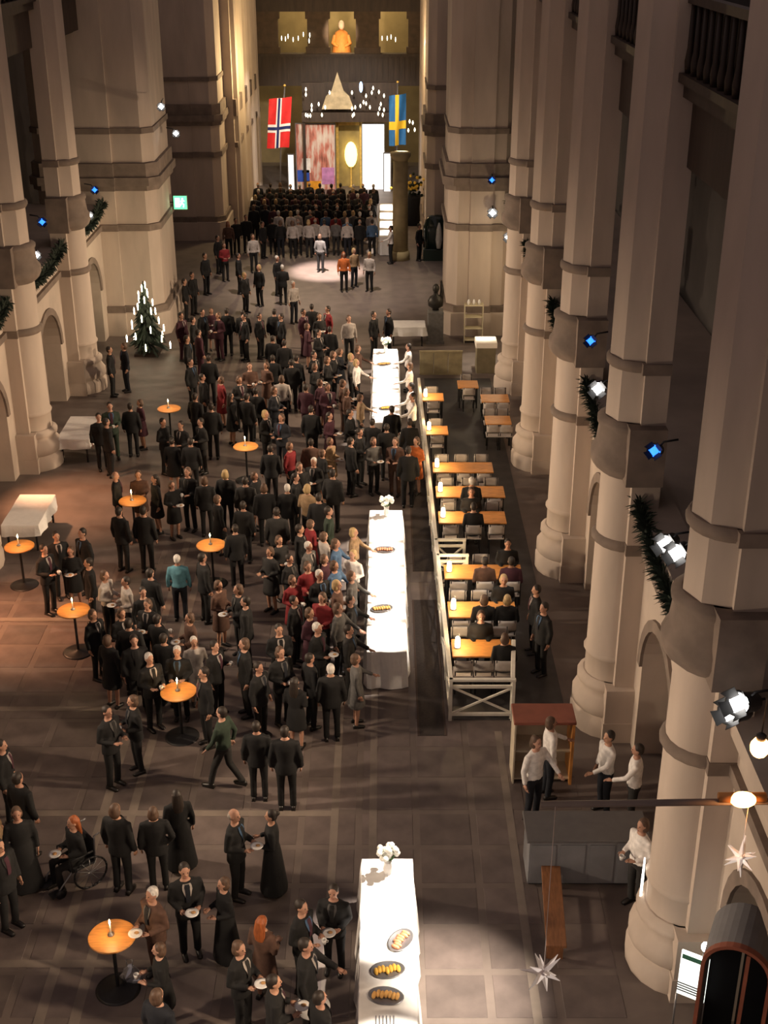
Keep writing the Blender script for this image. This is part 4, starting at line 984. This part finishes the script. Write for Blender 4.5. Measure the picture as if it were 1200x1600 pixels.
def hair_mesh(kind, sit):
    if (kind, sit) in HAIRM: return HAIRM[(kind, sit)]
    hz = 1.645 - (.40 if sit else 0); b = MB()
    if kind == 'bald': b.ball((0, .028, hz - .005), (.082, .085, .075), 14, 9)
    else: b.ball((0, .020, hz + .034), (.084, .098, .100), 14, 10); b.ball((0, .035, hz - .01), (.079, .080, .085), 12, 8)
    if kind == 'bob': b.ball((0, .035, hz - .03), (.102, .085, .115), 14, 9)
    if kind == 'long': b.tube([(0, .05, hz + .05), (0, .075, hz - .08), (0, .095, hz - .20), (0, .10, hz - .32)], [(.09, .07), (.105, .06), (.11, .045), (.08, .03)], 12)
    if kind == 'bun': b.ball((0, .115, hz + .055), .045, 10, 8)
    HAIRM[(kind, sit)] = remeshed(b, 'hair', [HAIR], .014, 2) if kind != 'x' else None; return HAIRM[(kind, sit)]
SF = {}
def shirtfront_mesh(sit, tie):
    if (sit, tie) in SF: return SF[(sit, tie)]
    dz = -.40 if sit else 0; b = MB(); rows = 8; cols = 6; vs = []; fs = []
    for j in range(rows + 1):
        z = 1.16 + .31 * j / rows; ra, rb = torso_r(z, .022 + (.012 if not tie else .020)); half = (.02 if tie else .04 + .42 * (j / rows)) if not tie else .11
        if tie: half = .16 if j < rows - 1 else .22
        for i in range(cols + 1):
            th = -pi / 2 + half * (2 * i / cols - 1) * (1.0 if not tie else 1.0)
            vs.append((ra * cos(th), rb * sin(th), z + dz))
    for j in range(rows):
        for i in range(cols): c = j * (cols + 1) + i; fs.append((c, c + 1, c + cols + 2, c + cols + 1))
    k = len(vs); vs += [(v[0] * .9, v[1] * .9, v[2]) for v in vs]; fs += [tuple(q + k for q in f[::-1]) for f in fs]
    SF[(sit, tie)] = b.add(vs, fs, smooth=True).mesh('tie' if tie else 'shirt_front', FAB); return SF[(sit, tie)]
CLR = {'k': (.0045, .0045, .005), 'n': (.006, .008, .014), 'g': (.016, .0155, .015), 'e': (.10, .096, .092), 'r': (.20, .014, .018), 'w': (.72, .69, .66), 'b': (.10, .26, .32), 'o': (.55, .14, .03), 'y': (.30, .20, .11), 'p': (.05, .012, .022), 'G': (.02, .035, .022), 'B': (.06, .12, .22), 'l': (.40, .36, .33), 'm': (.09, .045, .03)}
CNAME = {'k': 'black', 'n': 'dark navy', 'g': 'charcoal', 'e': 'grey', 'r': 'red', 'w': 'white', 'b': 'turquoise', 'o': 'orange', 'y': 'tan', 'p': 'maroon', 'G': 'dark green', 'B': 'blue', 'l': 'pale', 'm': 'brown'}
HC = {'d': (.020, .013, .009), 'w': (.55, .52, .48), 'b': (.30, .27, .24), 'r': (.30, .08, .02), 'y': (.40, .28, .13), 'n': (.09, .05, .03)}
HK = {'d': 'short', 'w': 'short', 'b': 'bald', 'r': 'long', 'y': 'bob', 'n': 'bob', 'l': 'long', 'u': 'bun'}
POSN = {'h': 'standing', 'p': 'holding a plate', 'c': 'holding a cup', 'k': 'hand in pocket', 'r': 'reaching forward', 'b': 'hands behind back', 'w': 'walking', 's': 'seated'}
OUTN = {'S': 'suit', 'D': 'dress', 'L': 'long dress', 'J': 'top', 'W': 'shirt'}
PEOPLE = []     # dicts
CL = []
def cluster(phrase, data, group=None, **kw):
    CL.append((phrase, group, [])); ci = len(CL) - 1
    for s in data.split(';'):
        s = s.strip()
        if not s: continue
        f = s.split(); px, py = float(f[0]), float(f[1]); spec = f[2] if len(f) > 2 else ''
        d = dict(ci=ci, px=px, py=py, out=None, pose=None, face=None, col=None, hair=None, hold=None); d.update(kw)
        i = 0
        if spec and spec != '-': d['out'] = spec[0]; d['pose'] = spec[1]; d['face'] = float(spec[2:]) if len(spec) > 2 else None
        if len(f) > 3: d['col'] = f[3]
        if len(f) > 4: d['hair'] = f[4]
        PEOPLE.append(d)
cluster('guests at the left picture edge', '2 1165 Sh90 k d; 19 1222 Sh150 k d; 46 1268 Lh20 k n; -2 1322 Sh60 k d; -8 1245 Dh90 y y')
cluster('three guests at lower left', '192 1262 Sh160 k n; 231 1264 Sk190 k n; 264 1250 Lh200 k l')
cluster('pair talking at lower centre left', '370 1274 Sp70 k b; 419 1276 Lp-90 k d')
cluster('pair right of nearest standing table', '300 1362 Sp20 k d; 337 1380 Lp-60 k n')
cluster('guests beside nearest standing table', '237 1398 Sp-40 m w; 248 1484 Dp-80 k n; 246 1556 Sh150 n n')
cluster('guests left of nearest buffet table', '471 1416 Sp60 k d; 517 1396 Sp-10 k d; 414 1440 Dp150 m r; 374 1482 Sp60 k n; 478 1478 Sr80 k d; 428 1535 Sp100 k d; 500 1560 Sh120 k d')
cluster('pair with cups at left centre', '168 1112 Sp60 k d; 206 1096 Sp-60 k n')
cluster('guests around candle-lit table, left centre', '239 1030 Sp40 k w; 279 1024 Sp0 k w; 300 1012 Dh20 l w; 318 1052 Sh-60 k d; 258 1000 Sp160 k d')
cluster('pair with cup near the centre', '332 1008 Sc60 k d; 374 1006 Sh-70 k n')
cluster('striding past the candle-lit table', '346 1114 Jw-110 G d')
cluster('pair seen from behind, centre left', '402 1136 Sh180 k d; 443 1143 Sh180 k d')
cluster('guests at front of middle buffet', '513 1044 Sh185 k w; 556 1030 Dr100 e n; 461 1066 Dp160 k d; 440 1024 Sp40 k n; 436 984 Sp20 k d; 496 982 Sp60 k w; 537 940 Jr70 e n; 412 1040 Sh60 k d; 478 1030 Sh120 k d; 545 985 Sr80 g d')
cluster('queue along the middle buffet', '553 832 Jr80 y y; 571 868 Jp-30 w y; 540 872 Dr70 p n; 519 852 Jr80 B n; 504 846 Jh120 l n; 487 818 Dp120 r n; 489 852 Sh60 e w; 486 890 Jp30 r n; 503 900 Sp40 k w; 526 886 Jr60 B n; 546 905 Jr80 e n; 516 926 Jp-30 r n; 469 905 Dp40 r n; 470 938 Sh70 k d; 486 958 Dp60 p n; 552 935 Sr85 g d; 528 915 Jp80 m y')
cluster('tight group beside left standing table', '72 858 Sp60 k d; 107 862 Dp0 k n; 124 834 Sh-40 k d; 138 880 Sh-70 k d; 92 838 Sh30 k d')
cluster('dark group on the left floor', '156 960 Sh60 k n; 184 958 Sp40 k n; 226 946 Sp-20 k n; 200 975 Sh180 k d; 246 968 Sp150 k d; 296 966 Dp-60 m n; 212 1000 Sh20 k d; 172 1000 Dh150 k n')
cluster('group with pale jackets, left centre', '176 902 Jp70 l n; 192 905 Jp-60 l d; 228 898 Sh150 k d; 222 925 Dh30 k d')
cluster('alone on open floor left of centre', '277 874 Jh180 b w')
cluster('guests below mid-crowd standing table', '316 872 Sh120 k d; 342 915 Dp60 m n; 372 922 Sp-60 k n; 366 826 Sh200 k d; 383 940 Sh-90 k d')
cluster('guests around table beside draped tables', '182 744 Sh90 k b; 216 742 Dp10 m n; 240 750 Dh-60 k d; 214 798 Sh170 k d; 268 756 Dp40 k n; 294 740 Sp-20 k n; 196 800 Sh150 k d')
cluster('guests at table near Christmas tree', '256 660 Sp60 k d; 282 664 Sp-30 k d; 312 660 Sp-50 g d; 296 690 Sh180 k d; 270 690 Dh170 k d')
cluster('dark group beside farther draped table', '154 652 Sh20 k d; 178 634 Sp20 G d; 197 636 Sh180 k d; 218 630 Dp-60 p n; 166 660 Sh120 k d')
cluster('pair before pier by Christmas tree', '174 546 Sh90 k d; 190 542 Sh-60 n n')
cluster('backs in the middle crowd', '322 748 Sh180 k n; 345 742 Sh170 k y; 384 752 Sh180 g d; 398 744 Dh60 k n; 414 762 Sh190 k n; 451 764 Sh180 k w; 432 800 Sh180 g d; 380 790 Sh170 k d; 340 780 Dh120 k n; 440 845 Dp40 g n; 455 875 Sp60 k d; 424 860 Dp-40 g n; 470 830 Sh90 k d')
cluster('guests right of mid-crowd standing table', '418 648 Sp60 k y; 436 652 Sp-30 n n; 454 698 Jh60 r n; 481 694 Sh180 m d; 490 722 Sp-20 k w; 468 730 Sp30 k n; 500 706 Dp120 k n; 516 690 Dp60 y n; 478 764 Jp150 y y; 496 776 Sh170 k d; 512 800 Jh90 G d; 462 746 Sh80 k d; 430 700 Sh180 k d; 520 740 Sh160 g d')
cluster('guests at front of third buffet', '562 676 Sp60 k d; 582 660 Sh170 k d; 604 668 Sh180 k d; 586 690 Jp30 e n; 624 690 Sp-20 m n; 652 690 Dp-40 o n; 638 704 Sh180 k d; 548 690 Sh120 k d; 612 640 Sh200 k d; 640 660 Sh190 k d')
cluster('servers in white behind third buffet', '632 542 Wr-90 w d; 640 572 Wr-90 w n; 630 604 Wr-90 w d; 648 620 Wr-80 w d', )
cluster('guests crowding left of third buffet', '470 560 Sh150 k d; 483 556 Sp60 k d; 496 572 Dp60 k n; 511 562 Sp80 k n; 522 556 Sr80 k n; 534 550 Dp90 n n; 546 558 Jp80 e y; 556 545 Jr90 m n; 478 606 Sh160 p d; 500 598 Dp60 p n; 516 604 Sp30 p n; 532 600 Sp80 m n; 546 614 Jp80 m n; 488 640 Sh170 k d; 520 650 Dp60 p d; 540 646 Sp80 k d; 560 620 Jr90 y n')
cluster('guests in middle of the hall', '298 566 Sh60 k d; 316 590 Sh90 k d; 345 594 Dh-60 r n; 326 560 Sh180 k d; 374 594 Sp40 g n; 394 572 Jp20 m n; 412 572 Dp-40 m n; 426 560 Sh180 k d; 440 592 Jh180 l n; 456 566 Sh190 k d; 384 620 Sh150 k d; 404 612 Sh180 k d; 362 620 Dh120 k d; 305 620 Sh150 k d; 330 636 Sh180 k d; 424 610 Sp60 n n')
cluster('group left of the open floor', '284 494 Sh60 p d; 300 500 Sh90 k d; 316 488 Sh60 k d; 330 486 Dp20 p n; 345 492 Sp-40 p n; 358 488 Sh180 k d; 372 490 Sh180 k d; 384 494 Sh-60 k d; 310 520 Sh120 p d; 292 530 Sh90 k d')
cluster('three guests by the open floor', '410 494 Sh60 k d; 423 490 Sh180 k d; 436 494 Sh-60 k d')
cluster('group at edge of light pool', '474 488 Sh60 p d; 487 480 Sh180 k d; 500 494 Dp20 g n; 511 484 Sh-60 r d; 480 510 Dp100 p n; 498 520 Sp60 k d; 515 515 Sh180 k d; 442 536 Sh180 k d; 428 530 Sh170 k d; 545 498 Jh20 l n; 556 566 Jr80 w y')
cluster('two figures beside small white table', '584 492 Sh60 k d; 607 488 Sh-60 k d')
cluster('figures around the light pool', '382 430 Sh60 k y; 404 418 Sh-40 k y; 433 404 Sh60 k w; 441 418 Sp180 k w; 458 444 Jh40 l w; 537 398 Jh10 o r; 553 392 Jh40 y y; 577 398 Jh-20 l y; 350 384 Jp30 r n; 395 370 Jh20 l n; 500 370 Jh160 e n; 372 400 Sh90 k d')
cluster('guests standing left of stage crowd', '300 430 Sh60 k d; 288 440 Sh90 k d; 320 400 Sh60 k d; 356 350 Jh10 m r; 340 372 Sh60 k d; 368 345 Sh30 k d; 410 350 Sh60 k d; 425 345 Sh180 k d; 384 340 Sh20 k d')
cluster('beside the glass display case', '664 352 Sh60 k d')
cluster('servers beside the farthest buffet', '618 330 Wr-90 w d; 622 352 Wr-80 w d')
cluster('two standing at third café table', '838 922 Sh-80 k d; 850 950 Sh-60 k d')
# packed crowd before the stage
r3 = random.Random(21); rows = []
for ri, py in enumerate((290, 298, 306, 315, 324, 334, 346)):
    n_ = 12 if ri < 5 else 11; row = []
    for k in range(n_):
        px = (405 if ri < 2 else 398 if ri < 5 else 440) + k * (16.2 if ri < 5 else 13.8) + r3.uniform(-3, 3)
        c = r3.choice('kkkkgnp') if ri < 5 else r3.choice('kgelBlwrkB'); o = 'S' if c in 'kgnp' and r3.random() < .75 else 'J'
        row.append(f'{px:.0f} {py + r3.uniform(-2, 2):.0f} {o}h{180 + r3.uniform(-30, 30):.0f} {c} {r3.choice("dddnnwyb")}')
    rows.append(row)
for ri, nm in zip((4, 3, 2, 1, 0), ('third', 'fourth', 'fifth', 'sixth', 'rearmost')): cluster(nm + ' row of stage crowd', ';'.join(rows[ri]))
cluster('front row of stage crowd', ';'.join(rows[6]))
cluster('second row of stage crowd', ';'.join(rows[5]))
# staff on the right
cluster('staff between two nearest right piers', '952 1152 Wr-70 w d; 996 1172 Wr-100 w d')
cluster('alone beside the nearest right pier', '1004 1290 Wp-60 w n')
cluster('staff by the open cabinet', '858 1112 Wr100 w n; 838 1160 Wr40 w n')
# seated cafe guests take chairs
SEATP = [(3, 1, 1, 'k'), (3, 1, -1, 'k'), (4, 1, -1, 'k'), (2, 2, 1, 'k'), (2, 1, -1, 'm'), (2, 2, -1, 'p'), (1, 2, 1, 'k'), (1, 1, -1, 'k'), (0, 1, 1, 'k'), (0, 2, -1, 'k'), (1, 2, -1, 'k')]
SEATLAB = ['far side of the fourth café table', 'near side of the fourth café table', 'near side of the fifth café table', 'far side of the long third café table', 'near middle of the third café table', 'near side of the third café table, at right',
           'far side of the second café table', 'near middle of the second café table', 'far side of the first café table', 'near side of the first café table', 'near side of the second café table, at right']
rp = random.Random(5)
p = at(122, 1352, .3); FOOT.append((p.x, p.y, .62))
def scale_of(d):
    return (.945 if d['out'] in 'DL' else 1.0) * rp.uniform(.965, 1.035)
for d in PEOPLE:
    if d['out'] is None: d['out'] = rp.choice('SSSD')
    if d['col'] is None: d['col'] = 'k'
    if d['hair'] is None: d['hair'] = 'd'
    d['sc'] = scale_of(d)
    p = at(d['px'], d['py'], 1.64 * d['sc']); d['x'], d['y'] = p.x, p.y; d['x0'], d['y0'] = p.x, p.y
# keep people from standing inside one another or in the tables
for it in range(110):
    for i in range(len(PEOPLE)):
        a = PEOPLE[i]
        for j in range(i + 1, len(PEOPLE)):
            b_ = PEOPLE[j]; dx, dy = b_['x'] - a['x'], b_['y'] - a['y']
            if abs(dx) > .62 or abs(dy) > .62: continue
            q = sqrt(dx * dx + dy * dy) + 1e-6; m_ = .60
            if q < m_:
                s_ = (m_ - q) / 2 / q * .7; a['x'] -= dx * s_; a['y'] -= dy * s_; b_['x'] += dx * s_; b_['y'] += dy * s_
        for (fx, fy, fr) in FOOT:
            dx, dy = a['x'] - fx, a['y'] - fy; q = sqrt(dx * dx + dy * dy) + 1e-6
            if q < fr + .24: k = (fr + .24) / q; a['x'], a['y'] = fx + dx * k, fy + dy * k
        for (x0, x1, y0, y1) in BOXES:
            m_ = .36
            if x0 - m_ < a['x'] < x1 + m_ and y0 - m_ < a['y'] < y1 + m_:
                opts = [(a['x'] - x0 + m_, -1, 0), (x1 + m_ - a['x'], 1, 0), (a['y'] - y0 + m_, 0, -1), (y1 + m_ - a['y'], 0, 1)]
                k = min(opts); a['x'] += k[1] * k[0]; a['y'] += k[2] * k[0]
        xr = 1.35 + (1.15 - 1.35) * (a['y'] - 21.9) / 18.3
        if 21.4 < a['y'] < 40.6 and .9 < a['x'] < 2.4: a['x'] = min(a['x'], xr - .33)
SKT = [(.42, .23, .155), (.48, .27, .19), (.38, .20, .135), (.46, .25, .16)]
def build_person(d, label, group, full=True):
    lg = POSE[d['pose']][2]; sit = lg == 'sit'
    t = thing('person', (d['x'], d['y'], d.get('z', 0)), label, 'person', group, R(d['face'])); t.scale = (d['sc'],) * 3
    def part(nm, me, c):
        o = mkobj(nm, me, t); o.color = (*c, 1); return o
    c = CLR[d['col']]; part('body', body_mesh(d['pose']), rp.choice(SKT))
    hk = d['hair']; part('hair', hair_mesh(HK.get(hk, 'short') if not (d['out'] in 'DL' and hk == 'd') else rp.choice(['bob', 'long', 'bun']), sit), HC.get(hk, HC['d']))
    tc = rp.choice([CLR['k'], CLR['k'], CLR['g'], CLR['n']])
    if d['out'] == 'S':
        part('jacket', top_mesh(d['pose'], 'jacket'), c); part('trousers', trousers_mesh(lg), c)
        if full and not sit:
            jk = t.children[-2]; o = part('shirt_front', shirtfront_mesh(sit, False), rp.choice([CLR['l'], CLR['e'], CLR['g'], CLR['B']])); o.parent = jk
            o = part('tie', shirtfront_mesh(sit, True), rp.choice([CLR['k'], CLR['n'], CLR['g'], CLR['p']])); o.parent = jk
    elif d['out'] in 'JW': part('shirt', top_mesh(d['pose'], 'shirt'), c); part('trousers', trousers_mesh(lg), tc)
    elif d['out'] == 'D': part('dress', top_mesh(d['pose'], 'dress'), c)
    else: part('long_dress', top_mesh(d['pose'], 'gown'), c)
    if True:
        for s in (-1, 1): mkobj('shoe', shoe_mesh(lg, s), t)
    return t
def rank_words(k, n_):
    if n_ == 1: return ''
    if k == 0: return 'leftmost of '
    if k == n_ - 1: return 'rightmost of '
    if k <= (n_ - 1) / 2: return ORD[k] + ' from left of '
    return ORD[n_ - 1 - k] + ' from right of '
NP = 0
for ci, (phrase, group, _) in enumerate(CL):
    ms = [d for d in PEOPLE if d['ci'] == ci]; ms.sort(key=lambda d: project((d['x'], d['y'], 1.6))[0])
    for k, d in enumerate(ms):
        cn = CNAME[d['col']]; on = OUTN[d['out']]
        look = f'person in {cn} {on}'
        rest = rank_words(k, len(ms)) + ('the ' if len(ms) > 1 else '') + phrase
        lab = look + (', ' if len(ms) > 1 else ' ') + rest
        if len(lab.split()) > 16: lab = lab.replace('of the ', 'of ', 1)
        far = d['y'] > 52
        build_person(d, lab, phrase + ' group' if len(ms) > 1 else None, not far)
        if d['pose'] in 'pc' and d['y'] < 48:
            a = R(d['face']); sc = d['sc']; fx, fy = sin(a), -cos(a)
            if d['pose'] == 'p' and NP % 2 == 0:
                q = thing('plate', (d['x'] + fx * .37 * sc, d['y'] + fy * .37 * sc, 1.135 * sc), 'white plate held by ' + ('the person ' if len(ms) == 1 else 'the ') + rest, 'plate', 'white plates held by guests')
                MB().lathe([(0, 0), (.06, 0), (.105, .014), (.108, .018), (.07, .008), (0, .006)], 18).build('dish', CHINA, q)
                MB().ball((.02, .01, .018), (.04, .03, .016), 8, 5).build('food', mat('canape', (.45, .25, .10), .7, .2, 20), q)
            elif d['pose'] == 'c' or NP % 4 == 1:
                lx, ly = (.11 if d['pose'] == 'c' else 0), (-.31 if d['pose'] == 'c' else -.38)
                wx = d['x'] + sc * (lx * cos(a) - ly * sin(a)); wy = d['y'] + sc * (lx * sin(a) + ly * cos(a))
                q = thing('cup', (wx, wy, (1.22 if d['pose'] == 'c' else 1.115) * sc), 'white cup held by ' + ('the person ' if len(ms) == 1 else 'the ') + rest, 'cup', 'white cups held by guests')
                MB().lathe([(0, 0), (.028, 0), (.036, .05), (.040, .085), (.036, .085), (.030, .01), (0, .008)], 14).build('bowl', CHINA, q)
                MB().tube([(.036, 0, .07), (.062, 0, .06), (.055, 0, .03), (.034, 0, .025)], .006, 6).build('handle', CHINA, q)
            NP += 1
for (ti, cj, sd, c), lab in zip(SEATP, SEATLAB):
    for (i, j, s2, x, y) in CAFE:
        if (i, j, s2) == (ti, cj, sd):
            d = dict(x=x, y=y - (.04 if sd > 0 else -.04), z=.018, pose='s', face=(0 if sd > 0 else 180), out=rp.choice('SSJ'), col=c, hair=rp.choice('dnwyd'), sc=1.0)
            build_person(d, f'person in {CNAME[c]} {OUTN[d["out"]]} seated on the {lab}', 'guests seated in the café', True)
# person in a wheelchair
p = at(122, 1352, .3); ang = R(-50)
t = thing('wheelchair', (p.x, p.y, 0), 'black wheelchair at the lower left with a seated guest', 'wheelchair', None, ang)
for s in (-1, 1):
    wv = MB(); 
    for k in range(24):
        a0, a1 = 2 * pi * k / 24, 2 * pi * (k + 1) / 24
        wv.tube([(s * .30, .08 + .30 * cos(a0), .30 + .30 * sin(a0)), (s * .30, .08 + .30 * cos(a1), .30 + .30 * sin(a1))], .018, 6)
    wo = wv.build('wheel', METALK, t)
    for k in range(6): a = pi * k / 6; MB().tube([(s * .30, .08 - .29 * cos(a), .30 - .29 * sin(a)), (s * .30, .08 + .29 * cos(a), .30 + .29 * sin(a))], .005, 4).build('spoke', METALG, wo)
    MB().lathe([(.09, -.015), (.09, .015)], 14, M=T(s * .24, -.46, .09) @ RY(pi / 2)).build('front_wheel', METALK, t)
    MB().tube([(s * .26, -.22, .44), (s * .26, -.22, .66), (s * .26, .18, .68)], .018, 6).build('armrest', METALK, t)
    MB().tube([(s * .24, .20, .40), (s * .24, .24, .95), (s * .24, .34, .97)], .016, 6).build('push_handle', METALG, t)
    MB().tube([(s * .24, -.22, .44), (s * .24, -.46, .20), (s * .20, -.52, .10)], .014, 6).build('leg_support', METALG, t)
    MB().box(s * .16 - .08, s * .16 + .08, -.62, -.42, .07, .085).build('footplate', METALK, t)
MB().bevbox(-.24, .24, -.24, .20, .40, .44, .01).build('seat', BLACKIN, t); MB().bevbox(-.24, .24, .19, .23, .44, .90, .01).build('backrest', BLACKIN, t)
d = dict(x=p.x, y=p.y, z=.0, pose='s', face=-50, out='S', col='k', hair='r', sc=.97)
build_person(d, 'person in black suit seated in the wheelchair at lower left', None, True)
q = thing('plate', (p.x + .38 * sin(ang), p.y - .38 * cos(ang), .735), 'white plate on the lap of the guest in the wheelchair', 'plate', 'white plates held by guests')
MB().lathe([(0, 0), (.07, 0), (.11, .016), (.07, .008), (0, .006)], 18).build('dish', CHINA, q); MB().ball((0, 0, .02), (.04, .04, .02), 8, 5).build('food', mat('canape'), q)
# low white-topped table at the bottom edge
p = at(489, 1572, .72); t = thing('bistro_table', (p.x, p.y, 0), 'small round white table with plates at the bottom edge left of the buffet', 'table')
MB().lathe([(0, .69), (.24, .69), (.25, .70), (.25, .715), (0, .72)], 24).build('table_top', CHINA, t); MB().lathe([(.025, .02), (.025, .69)], 8).build('pole', METALG, t); MB().lathe([(0, 0), (.2, 0), (.19, .02), (.03, .03)], 20).build('base', METALG, t)
q = thing('plate', (p.x, p.y + .05, .721), 'white plate lying on the small round white table at the bottom', 'plate')
MB().lathe([(0, 0), (.08, 0), (.13, .016), (.08, .008), (0, .006)], 18).build('dish', CHINA, q); MB().ball((0, 0, .02), (.05, .04, .02), 8, 5).build('food', mat('canape'), q)
